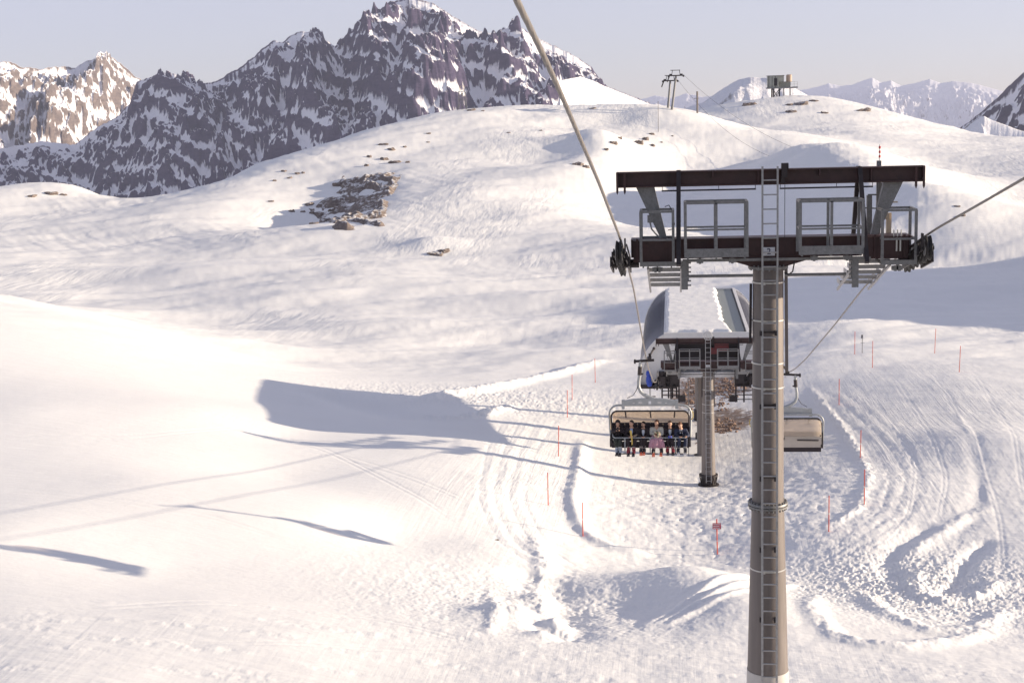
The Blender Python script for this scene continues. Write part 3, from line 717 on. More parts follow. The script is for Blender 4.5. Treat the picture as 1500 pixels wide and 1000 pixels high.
    # roller batteries
    y_t = loc[1]
    for s in (-1, 1):
        fr = MB(); X = s * 2.97
        zs = lambda y: rope_z(y_t + y) - loc[2] - .045
        ys = [-.95, -.48, -.01, .46, .93, 1.40]
        up = 1 if H > 9 else 1
        for a, b2 in ((0, 1), (2, 3), (4, 5)):
            for dx in (-.10, .10): fr.bar((X + dx, ys[a], zs(ys[a]) - .22), (X + dx, ys[b2], zs(ys[b2]) - .22), .025, .14)
        for a, b2 in ((0.5, 2.5), (2.5, 4.5)):
            ya = np.interp(a, range(6), ys); yb = np.interp(b2, range(6), ys)
            for dx in (-.14, .14): fr.bar((X + dx, ya, zs(ya) - .27), (X + dx, yb, zs(yb) - .27), .03, .17)
        for dx in (-.18, .18): fr.bar((X + dx, -.5, zs(-.5) - .36), (X + dx, .8, zs(.8) - .36), .035, .2)
        fr.cyl((s * 2.6, .2, zs(.2) - .33), (X + s * .2, .2, zs(.2) - .33), .09, n=14)
        fr.box((X - s * .13, -1.10, zs(-1.1) - .10), (.03, .16, .26))
        fr.bar((X - s * .16, -1.1, zs(-1.1) - .1), (X - s * .16, 1.4, zs(1.4) - .1), .02, .05)
        bat = fr.build('roller_frame', M_dark, root)
        for y in ys:
            w_ = MB(); z = zs(y) - .235; r = .225
            w_.lathe((X - .06, y, z), (1, 0, 0), [(.05, 0), (r - .03, .0), (r + .02, .01), (r + .012, .035), (r - .012, .06), (r + .012, .085), (r + .02, .11), (r - .03, .12), (.05, .12)], 28)
            w_.cyl((X - .12, y, z), (X + .12, y, z), .04, n=10)
            rl = w_.build('roller', M_black, bat, True)
            w_ = MB(); w_.lathe((X - .07, y, z), (1, 0, 0), [(.06, 0), (.15, .001), (.16, .01), (.16, .13), (.15, .139), (.06, .14)], 20); w_.build('hub', M_galv, rl, True)
    # small electrics
    q = MB(); q.box(V(-2.36, -.3, .82), (.10, .07, .15)); q.tube([V(-2.36, -.3, .75), V(-2.33, -.32, .62), V(-2.25, -.3, .52), V(-2.15, -.3, .42)], .016, 6); q.build('junction_box', M_galv, root)
    q = MB(); q.tube([V(-2.06, -.2, 1.05), V(-1.98, -.22, 1.08), V(-1.93, -.22, 1.0), V(-1.87, -.22, .70), V(-1.9, -.22, .6), V(-2.0, -.2, .58)], .010, 6); q.build('hose', M_dark, root)
    return root

def foot(x, y): return (x, y, ground_z(x, y))
f1 = foot(LINE_X - .03, 29.0)
tower1 = make_tower(f1, -3.01 - f1[2], '2')
tag(tower1, 'large steel chairlift tower in the foreground with ladder, number plate and maintenance baskets', 'lift tower', 'lift towers of the chairlift')
# measuring mast on the tower head, right end
H1 = -3.01 - f1[2]
q = MB(); q.bar((2.24, .55, H1 + .2), (2.24, .55, H1 + 1.84), .085, .085)
q.bar((2.06, .50, H1 + .1), (2.05, .50, H1 + 1.15), .10, .12); q.box((2.30, .5, H1 + 1.32), (.16, .1, .16)); q.box((2.12, .5, H1 + 1.16), (.2, .03, .03)); q.box((2.02, .48, H1 + 1.5), (.09, .09, .07)); q.bar((1.9, .5, H1 + .9), (2.25, .5, H1 + .88), .025, .025); q.bar((1.9, .5, H1 + .9), (2.1, .5, H1 + .3), .02, .02)
mast = q.build('instrument_mast', M_galv, tower1)
q = MB(); q.bar((2.46, .62, H1 + .12), (2.46, .62, H1 + .78), .10, .08); q.box((2.40, .52, H1 + .72), (.11, .08, .12)); q.bar((2.3, .55, H1 + 1.0), (2.62, .55, H1 + 1.0), .02, .03); q.build('sensor_post', M_cream, mast)
q = MB(); q.cyl((2.25, .55, H1 + 1.84), (2.255, .55, H1 + 2.16), .012, n=8); q.build('aerial', M_plate, mast)
for z in (1.90, 1.99, 2.08):
    q = MB(); q.cyl((2.252, .55, H1 + z), (2.253, .55, H1 + z + .05), .02, n=8); q.build('aerial_band', M_red, mast)
# three bolts on the right basket
q = MB(); [q.cyl((2.42 + .07 * i, -.35, H1 + .38), (2.42 + .07 * i, -.35, H1 + .52), .013, n=8) for i in range(3)]; [q.bar((2.47 + .07 * i, -.39, H1 + .1), (2.47 + .07 * i, -.39, H1 + .36), .03, .02) for i in range(2)]; q.build('terminal_bolt', M_alu, tower1)

f2 = foot(LINE_X + .04, 83.0)
tower2 = make_tower(f2, -15.12 - f2[2], '1')
tag(tower2, 'smaller lift tower standing right in front of the snow covered valley station', 'lift tower', 'lift towers of the chairlift')
q = MB(); rr = .25; zz = -15.12 - f2[2] + 1.95
q.tube([(rr * math.cos(a), -.42, zz + rr * math.sin(a)) for a in np.linspace(0, 2 * PI, 32, endpoint=False)], .022, 8, closed=True)
for x in (-.08, .08): q.bar((x, -.42, zz - .2), (x, -.42, zz + .12), .03, .03)
q.bar((-.08, -.42, zz + .1), (0, -.42, zz + .2), .03, .03); q.bar((.08, -.42, zz + .1), (0, -.42, zz + .2), .03, .03); q.bar((0, -.42, zz - .22), (0, -.42, zz + .02), .03, .03)
q.build('round_emblem', M_alu, tower2)

# ------------------------------------------------------------------ haul ropes: twisted strands
M_rope = paint('steel_rope', (.24, .215, .20), .5, .3, .18, 30)
def haul_rope(x, r, label):
    n = 24; ys = np.concatenate([np.arange(-6, 30, .035), np.arange(30, 112, .25)])
    vs = []; z = np.interp(ys, _ry, _rz)
    k = np.arange(n) * 2 * PI / n
    ph = ys * 2 * PI / .42
    rad = r * (.86 + .14 * np.abs(np.cos(3 * (k[None] + ph[:, None] / 6 * 1.0))))
    P = np.stack([x + rad * np.cos(k)[None], ys[:, None] + 0 * rad, z[:, None] + rad * np.sin(k)[None]], -1)
    P = np.concatenate([P, P[:, :1]], 1)
    o = grid_mesh('haul_rope', P[..., 0], P[..., 1], P[..., 2], M_rope)
    tag(o, label, 'steel rope', 'haul ropes of the chairlift')
haul_rope(ROPE_X[0], .0245, 'thick twisted steel haul rope rising to the top of the frame over the occupied chair')
haul_rope(ROPE_X[1], .0225, 'steel haul rope on the right, leaving the frame beside the tower, carrying the empty chair')
# ------------------------------------------------------------------ the valley station
M_roofpanel = paint('roof_panel', (.24, .26, .25), .5, .1, .12, 1.5)
M_ribbed = paint('ribbed_side', (.17, .17, .19), .4, .3, .15, 2)
_nt = M_ribbed.node_tree; _b = _nt.nodes['Principled BSDF']; _tc = N(_nt, 'ShaderNodeTexCoord'); _wv = N(_nt, 'ShaderNodeTexWave', bands_direction='Y'); _wv.inputs['Scale'].default_value = .64; _wv.inputs['Distortion'].default_value = .6; _wv.inputs['Detail Scale'].default_value = .4
_cr = N(_nt, 'ShaderNodeValToRGB'); _cr.color_ramp.elements[0].position = .35; _cr.color_ramp.elements[1].position = .6; _cr.color_ramp.elements[0].color = (.07, .07, .09, 1); _cr.color_ramp.elements[1].color = (.34, .33, .35, 1)
_nt.links.new(_tc.outputs['Object'], _wv.inputs['Vector']); _nt.links.new(_wv.outputs['Fac'], _cr.inputs['Fac']); _nt.links.new(_cr.outputs[0], _b.inputs['Base Color'])
M_inside = paint('dark_interior', (.018, .012, .015), .6, 0, .3, 3)
M_redmachine = paint('red_machine', (.16, .025, .03), .5, 0, .2, 4)  # plain dark red paint
M_blue = paint('blue_fabric', (.03, .07, .42), .6, 0, .15, 9)
sx, sy0, sy1 = 2.05, 88.0, 110.0
sgz = -23.4
st = empty('lift_station', (sx, sy0, sgz), label='valley lift station with snow on its flat roof and ribbed curved sides', cat='lift station')
T0 = -13.95 - sgz       # roof height in local coordinates
prof = [(2.55, 0), (2.85, -.16), (3.15, -.40), (3.45, -.72), (3.72, -1.10), (3.95, -1.55), (4.12, -2.05), (4.24, -2.6), (4.30, -3.2)]
LEN = sy1 - sy0
q = MB(); q.box((0, LEN / 2, T0 - .06), (5.1, LEN, .12)); q.build('roof', M_roofpanel, st)
# edge beams
q = MB()
for s in (-1, 1): q.box((s * 2.56, LEN / 2, T0 + .03), (.20, LEN + .1, .2))
q.box((0, -.06, T0 - .02), (5.3, .14, .34)); q.box((0, LEN + .06, T0), (5.3, .12, .24)); q.build('roof_edge', M_white, st)
q = MB(); q.box((1.92 + .48, LEN / 2, T0 + .02), (.06, LEN - .3, .06)); q.build('gutter', M_black, st)
for s in (-1, 1):
    q = MB(); n = 360; vs = []; fs = []
    for i in range(n + 1):
        y = .1 + (LEN - .2) * i / n; o = .05 * max(0, math.sin(i * PI / 4)) ** .5
        for j, (x, z) in enumerate(prof): vs.append((s * (x + o), y, T0 + z + o * .3))
        for j, (x, z) in enumerate(prof): vs.append((s * (x - .06), y, T0 + z - .05))
    m_ = len(prof)
    for i in range(n):
        for j in range(m_ - 1):
            a = i * 2 * m_ + j; fs.append((a, a + 1, a + 1 + 2 * m_, a + 2 * m_)); b_ = a + m_; fs.append((b_, b_ + 2 * m_, b_ + 1 + 2 * m_, b_ + 1))
        a = i * 2 * m_ + m_ - 1; fs.append((a, a + m_, a + 3 * m_, a + 2 * m_))
    q._add(vs, fs); q.build('side_panel', M_ribbed, st, recalc=False)
    # end arches and front wing
    for y, nm in ((-.06, 'front_arch'), (LEN - .02, 'rear_arch')):
        q = MB(); outer = [(s * (x + .07), T0 + z + .05) for x, z in prof]; inner = [(s * (x - .14), T0 + z - .14) for x, z in prof]
        poly = outer + inner[::-1]
        vs = [(a, y, b_) for a, b_ in poly] + [(a, y + .14, b_) for a, b_ in poly]; k = len(prof)
        fs = []
        for i in range(k - 1):
            a, b_, c_, d_ = i, i + 1, 2 * k - 2 - i, 2 * k - 1 - i
            fs += [(a, b_, c_, d_), (a + 2 * k, d_ + 2 * k, c_ + 2 * k, b_ + 2 * k), (a, a + 2 * k, b_ + 2 * k, b_), (d_, c_, c_ + 2 * k, d_ + 2 * k)]
        q._add(vs, fs); q.build(nm, M_white, st)
    q = MB(); wing = [(s * (x - .15), T0 + z - .15) for x, z in prof] + [(s * 3.6, T0 - 3.3), (s * 2.9, T0 - 2.5), (s * 2.2, T0 - 2.3), (s * 1.9, T0 - .3)]
    q.prism(wing if s < 0 else wing[::-1], .12, .22); q.build('front_wing', M_white, st)
    q = MB(); q.box((s * 3.1, LEN / 2, T0 - 3.3), (2.0, LEN - .6, .12)); q.build('side_deck', M_inside, st)
# hall inside: a near-black block stands in for its shade
q = MB(); q.box((0, LEN / 2 + .6, T0 - 1.5), (4.4, LEN - 2, 1.7)); q.build('dark_interior_block', M_inside, st)
q = MB(); q.box((.95, 1.38, T0 - 1.0), (.9, .2, .6)); q.box((.5, 1.38, T0 - 1.25), (.5, .24, .4)); q.build('drive_cover', M_redmachine, st)
q = MB(); q.box((0, LEN / 2 + .2, T0 - 2.66), (5.6, LEN - .8, .34)); q.build('underside', M_white, st)
q = MB()
for s in (-1, 1):
    q.bar((s * 2.95, .2, T0 - 2.42), (s * 2.95, LEN - .2, T0 - 2.42), .12, .22)
    for i in range(26): q.lathe((s * 2.95 - .06, .5 + i * .8, T0 - 2.62), (1, 0, 0), [(.05, 0), (.17, .01), (.17, .11), (.05, .12)], 12)
q.build('conveyor_rail', M_dark, st)
for y in (3.2, 9.5, 17.5):
    q = MB(); q.cyl((-.2 if y < 5 else 0, y, -.6), (-.2 if y < 5 else 0, y, T0 - 2.8), .40 if y < 5 else .5, n=24); q.build('support_column', M_pole, st, True)
    q = MB(); q.cyl((-.2 if y < 5 else 0, y, -.6), (-.2 if y < 5 else 0, y, 1.0), .62, n=20); q.build('column_socket', M_dark, st.children[-1], True)
q = MB()
for x in (-.9, -.3):
    q.bar((x - .25, 3.0, .2), (x - .25, 3.0, T0 - 2.9), .05, .05)
q.build('access_ladder', M_galv, st)
for s in (-1, 1):
    q = MB(); q.box((s * 2.35, .5, T0 - 2.75), (1.3, 1.5, .9)); q.box((s * 2.0, -.35, T0 - 2.5), (.5, .4, 1.0)); q.box((s * 2.75, -.3, T0 - 2.9), (.35, .5, .7))
    for x in (1.75, 2.25, 2.8): q.bar((s * x, -.4, T0 - 2.3), (s * x, -.4, T0 - 4.2), .10, .08)
    for k in range(5): q.bar((s * 1.75, -.42, T0 - 2.9 - .28 * k), (s * 2.8, -.42, T0 - 2.9 - .28 * k), .06, .05)
    q.box((s * 1.6, -.2, T0 - 4.0), (.5, .5, .35)); q.build('guide_machinery', M_dark, st)
# snow lying on the roof
def roof_snow():
    nx, ny = 70, 220
    xs = np.linspace(-2.9, 1.75, nx); ys = np.linspace(-.02, LEN - .2, ny)
    Xg, Yg = np.meshgrid(xs, ys)
    e_r = 1.20 + .55 * (Yg < 6) * sstep(6, 0, Yg) * .6 + .22 * fbm(Yg / 1.9, Xg * 0 + 3, 5, seed=61)
    e_l = -2.50 - .22 * np.abs(fbm(Yg / 1.7, Xg * 0 + 9, 5, seed=62)) - .08
    e_f = .10 + .10 * fbm(Xg / 1.1, Yg * 0 + 5, 4, seed=63)
    d = np.minimum(np.minimum(e_r - Xg, Xg - e_l), np.minimum(Yg - e_f, LEN - .35 - Yg))
    th = .26 * sstep(0, .22, d) * (d > 0) + 0.012 * fbm(Xg / .9, Yg / .9, 4, seed=64) * (d > .1)
    drop = np.where(Xg < -2.55, (Xg + 2.55) * .6, 0)
    Zg = T0 + np.where(d > 0, th + .01, -.05) + drop
    o = grid_mesh('snow_cover', Xg, Yg, Zg, snow); o.parent = st
    return o
roof_snow()
# blue bag hanging on the platform rail at the left entrance
q = MB(); q.ell((0, 0, 0), (.16, .14, .42), 14, 10); q.ell((.05, -.05, -.2), (.17, .14, .24), 12, 8); q.ell((-.04, 0, .4), (.12, .1, .2), 10, 6); q.tube([(0, 0, .45), (0, 0, .75)], .02, 6)
bb = q.build('hanging_bag', M_blue, None, True); bb.location = (-1.58, 87.6, -16.72); tag(bb, 'blue bag hanging at the left entrance of the lift station', 'bag')
q = MB(); q.bar((-2.1, 87.9, -17.2), (.2, 87.9, -17.2), .5, .16); q.bar((-1.5, 87.5, -17.0), (-1.5, 87.5, -17.75), .05, .05); q.bar((-1.85, 87.5, -17.75), (-1.15, 87.5, -17.75), .07, .06); q.bar((-1.58, 87.6, -16.1), (-1.58, 87.9, -16.0), .05, .05)
for x in (-.35, -.1, .15): q.bar((x, 87.7, -17.9), (x, 87.7, -16.2), .09, .07)
q.v = [(a - sx, b_ - sy0, c_ - sgz) for a, b_, c_ in q.v]
q.build('service_platform', M_dark, st)

# ------------------------------------------------------------------ chairs
M_cgrey = paint('chair_grey', (.36, .37, .38), .45, .35, .12, 8)
M_cdark = paint('chair_dark_tube', (.035, .026, .028), .4, .2, .2, 8)
M_seat = paint('dark_upholstery', (.022, .014, .020), .7, 0, .25, 14, bump=.1)
M_shell = paint('cream_shell', (.42, .37, .33), .45, 0, .06, 2)
m, nt, b = new_mat('amber_bubble')
b.inputs['Base Color'].default_value = (.78, .68, .58, 1); b.inputs['Roughness'].default_value = .18; b.inputs['Transmission Weight'].default_value = 0
tr = N(nt, 'ShaderNodeBsdfTransparent'); tr.inputs['Color'].default_value = (.95, .86, .76, 1); ms = N(nt, 'ShaderNodeMixShader'); ms.inputs[0].default_value = .66
nt.links.new(b.outputs[0], ms.inputs[1]); nt.links.new(tr.outputs[0], ms.inputs[2]); nt.links.new(ms.outputs[0], nt.nodes['Material Output'].inputs['Surface'])
M_bubble = m

def arc_pts(c, r, a0, a1, n, f):
    return [f(c[0] + r * math.cos(a), c[1] + r * math.sin(a)) for a in np.linspace(a0, a1, n)]
def round_frame(hw, ztop, zbot, rad, y):
    p = [(-hw * .985, y, zbot)]
    p += [(-hw + rad + rad * math.cos(a), y, ztop - rad + rad * math.sin(a)) for a in np.linspace(PI, PI / 2, 9)]
    p += [(hw - rad + rad * math.cos(a), y, ztop - rad + rad * math.sin(a)) for a in np.linspace(PI / 2, 0, 9)]
    p += [(hw * .985, y, zbot)]
    return p
def make_chair(loc, rz, bar_down=True):
    root = empty('lift_chair', loc, rz)
    # grip on the rope
    q = MB(); q.box((0, 0, -.02), (.16, .34, .14)); q.box((.02, .12, .1), (.1, .12, .14)); q.cyl((-.5, 0, -.10), (.18, 0, -.06), .05, n=10); q.lathe((-.58, 0, -.11), (1, 0, 0), [(.03, 0), (.085, .01), (.085, .07), (.03, .08)], 14)
    q.bar((0, .2, .06), (.16, .34, .30), .05, .05); q.ell((.17, .35, .32), (.06, .06, .06), 8, 6); q.build('grip', M_dark, root)
    # gooseneck
    P = [(-.34, 0, -.10), (-.35, 0, -.34), (-.37, 0, -.62), (-.41, 0, -.88), (-.41, 0, -1.08), (-.34, 0, -1.26), (-.20, 0, -1.38), (0, 0, -1.47), (.15, 0, -1.52)]
    q = MB(); q.tube(P, [.055, .06, .06, .062, .065, .07, .07, .07, .06], 12); hg = q.build('hanger', M_cgrey, root, True)
    q = MB(); q.tube([(-.348, 0, -.30), (-.37, 0, -.62)], .078, 12); q.box((-.30, 0, -.58), (.14, .1, .05)); q.build('hanger_sleeve', M_cdark, hg)
    q = MB(); q.tube([(-.43, -.05, -1.0), (-.5, -.06, -1.2), (-.62, -.05, -1.38), (-.85, -.02, -1.5)], .012, 6); q.build('hose', M_cdark, hg)
    # spreader beam with openings shown as raised rings
    q = MB(); top = [(-1.02, -1.60), (-.6, -1.53), (0, -1.49), (.6, -1.53), (1.02, -1.60)]
    q.prism(top + [(1.02, -1.77), (-1.02, -1.77)], -.06, .06)
    bm_ = q.build('spreader_beam', M_cgrey, root)
    q = MB()
    for x in (-.36, .36): q.ell((x, -.062, -1.66), (.085, .008, .035), 14, 6)
    for x in (-.6, .6): q.ell((x, -.062, -1.68), (.045, .008, .022), 12, 6)
    q.build('slot_cover', M_alu, bm_)
    q = MB(); q.box((0, -.066, -1.66), (.10, .01, .11)); q.build('chair_plate', M_plate, bm_)
    for s in (-1, 1):
        q = MB(); q.box((s * 1.00, 0, -1.74), (.11, .16, .34)); q.build('damper_block', M_cgrey, bm_)
    # frames
    q = MB(); fp = round_frame(1.53, -1.80, -2.95, .34, .14); fp[0] = (-1.50, .10, -2.95); fp[-1] = (1.50, .10, -2.95)
    fp = [(-1.40, -.1, -3.2)] + fp + [(1.40, -.1, -3.2)]; q.tube(fp, .038, 10); q.build('outer_frame', M_cgrey, root, True)
    q = MB(); q.tube(round_frame(1.46, -2.00, -2.60, .24, .02), .034, 10)
    for x in (-.93, 0, .93): q.bar((x, .0, -1.97), (x + (.03 if x <= 0 else -.03), .06, -2.26), .05, .05)
    bf = q.build('bubble_frame', M_cdark, root, True)
    # bubble (folded up behind the riders)
    bp = [(.03, -2.02), (.20, -2.01), (.36, -2.08), (.48, -2.22), (.54, -2.42), (.54, -2.66)]
    q = MB(); nx = 24; vs = []; fs = []
    for o in (0, .02):
        for i in range(nx + 1):
            x = -1.42 + 2.84 * i / nx; e = 1 - (abs(x) / 1.42) ** 8 * .25
            for yy, zz in bp: vs.append((x, .02 + (yy - .02) * e + o, zz - (1 - e) * .3))
    k = len(bp)
    for o in (0, 1):
        for i in range(nx):
            for j in range(k - 1):
                a = o * (nx + 1) * k + i * k + j; fs.append((a, a + 1, a + k + 1, a + k))
    q._add(vs, fs); q.build('bubble', M_bubble, bf, True, recalc=False)
    # seat and back
    q = MB(); q.prism([(-.36, -3.12), (.16, -3.20), (.16, -3.44), (-.30, -3.34)], -1.44, 1.44, 'x'); q.v = [(a, b_, c_) for a, b_, c_ in q.v]; q.build('seat', M_seat, root)
    q = MB()
    for i in range(6):
        x = -1.2 + .48 * i; q.box((x, .27, -2.82), (.46, .09, .62), Matrix.Rotation(-.14, 3, 'X'))
    q.build('backrest', M_seat, root)
    q = MB(); q.box((0, .37, -2.86), (2.86, .05, .42), Matrix.Rotation(-.14, 3, 'X')); q.box((0, .30, -3.12), (2.8, .10, .16)); sh = q.build('back_shell', M_shell, root)
    q = MB(); q.box((0, .345, -2.53), (2.9, .07, .045)); q.build('top_rail', M_cgrey, root)
    q = MB(); q.bar((-1.40, .44, -2.66), (1.40, .44, -2.66), .05, .06)
    q.tube([(-1.3, .46, -2.64), (-1.25, .47, -2.56), (1.25, .47, -2.56), (1.3, .46, -2.64)], .016, 6)
    for x in (-.6, 0, .6): q.bar((x, .46, -2.56), (x, .46, -2.66), .03, .03)
    q.box((.2, .42, -2.80), (.12, .06, .10)); q.bar((-1.3, .43, -2.88), (-.4, .43, -2.86), .03, .05); q.build('rear_linkage', M_cdark, sh)
    for s in (-1, 1):
        q = MB(); q.prism([(-.34, -3.3), (.3, -3.25), (.36, -2.56), (.22, -2.56), (.1, -2.9), (-.34, -3.05)], s * 1.47 - .04, s * 1.47 + .04, 'x'); q.build('side_panel', M_cdark, root)
    q = MB(); q.tube([(1.56, .1, -2.0), (1.60, .05, -2.1), (1.60, .05, -2.25), (1.55, .1, -2.35)], .018, 6); q.build('side_handle', paint('yellow_handle', (.55, .40, .08), .5), root)
    # restraint bar with foot rests
    if bar_down:
        q = MB(); q.tube([(-1.42, .1, -2.86), (-1.38, -.3, -2.92), (-1.30, -.42, -2.93), (1.30, -.42, -2.93), (1.38, -.3, -2.92), (1.42, .1, -2.86)], .024, 8)
        for x in (-.94, 0, .94): q.bar((x, -.42, -2.93), (x, -.47, -3.52), .045, .045)
        rb = q.build('restraint_bar', M_cgrey, root, True)
        for x in (-.94, 0, .94):
            q = MB(); q.cyl((x - .28, -.50, -3.52), (x + .28, -.50, -3.52), .022, n=8); q.build('foot_rest', M_cdark, rb)
    else:
        q = MB(); q.tube([(-1.40, .1, -2.5), (-1.36, -.1, -2.1), (-1.28, -.16, -2.06), (1.28, -.16, -2.06), (1.36, -.1, -2.1), (1.40, .1, -2.5)], .022, 8); q.build('restraint_bar', M_cgrey, root, True)
    return root
ch1 = make_chair((ROPE_X[0] + .12, 52.5, rope_z(52.5) - .03), 0.0)
tag(ch1, 'six seat chairlift carrying six people with its safety bar closed', 'lift chair', 'chairs on the haul rope')
ch2 = make_chair((ROPE_X[1] - .08, 61.0, rope_z(61.0) - .03), PI, False)
tag(ch2, 'empty six seat chairlift seen from behind, partly hidden by the large tower', 'lift chair', 'chairs on the haul rope')
# ------------------------------------------------------------------ the riders
def remeshed(mb, voxel, name, mat, parent, smooth_it=2):
    o = mb.build(name + '_tmp', mat, None)
    r = o.modifiers.new('r', 'REMESH'); r.mode = 'VOXEL'; r.voxel_size = voxel; r.use_smooth_shade = True
    s = o.modifiers.new('s', 'SMOOTH'); s.iterations = smooth_it; s.factor = .5
    bpy.context.view_layer.update()
    me = bpy.data.meshes.new_from_object(o.evaluated_get(bpy.context.evaluated_depsgraph_get()))
    bpy.data.objects.remove(o); me.materials.clear(); me.materials.append(mat); me.name = name
    me.polygons.foreach_set('use_smooth', [True] * len(me.polygons))
    return link_mesh(name, me, parent)
def cloth(name, c, v=.2): return paint(name, c, .8, 0, v, 18, bump=.2)
SKIN = paint('skin', (.52, .31, .22), .5, 0, .08, 12)
EYE = paint('eye_dark', (.02, .015, .015), .3)
BOOT = paint('ski_boot', (.035, .03, .034), .4, 0, .2, 12)

def hand(mb, w, d, curl, side):
    """palm and five fingers from wrist w, pointing along d, fingers curling towards `curl`"""
    w = Vector(w); d = Vector(d).normalized(); c = Vector(curl).normalized(); c = (c - d * c.dot(d)).normalized(); l = d.cross(c).normalized() * side
    mb.capsule(w, w + d * .05, .028, .036, 10)
    for k, (off, L) in enumerate(((-.027, .062), (-.009, .075), (.010, .070), (.028, .055))):
        p0 = w + d * .075 + l * off; p1 = p0 + d * L * .5 + c * L * .18; p2 = p1 + d * L * .25 + c * L * .45
        mb.capsule(p0 - d * .03, p1, .0105, .0095, 8); mb.capsule(p1, p2, .0095, .008, 8)
    t0 = w + d * .02 - l * .03; t1 = t0 + d * .03 - l * .022 + c * .012; t2 = t1 + d * .028 + c * .02
    mb.capsule(t0, t1, .013, .0115, 8); mb.capsule(t1, t2, .0115, .009, 8)

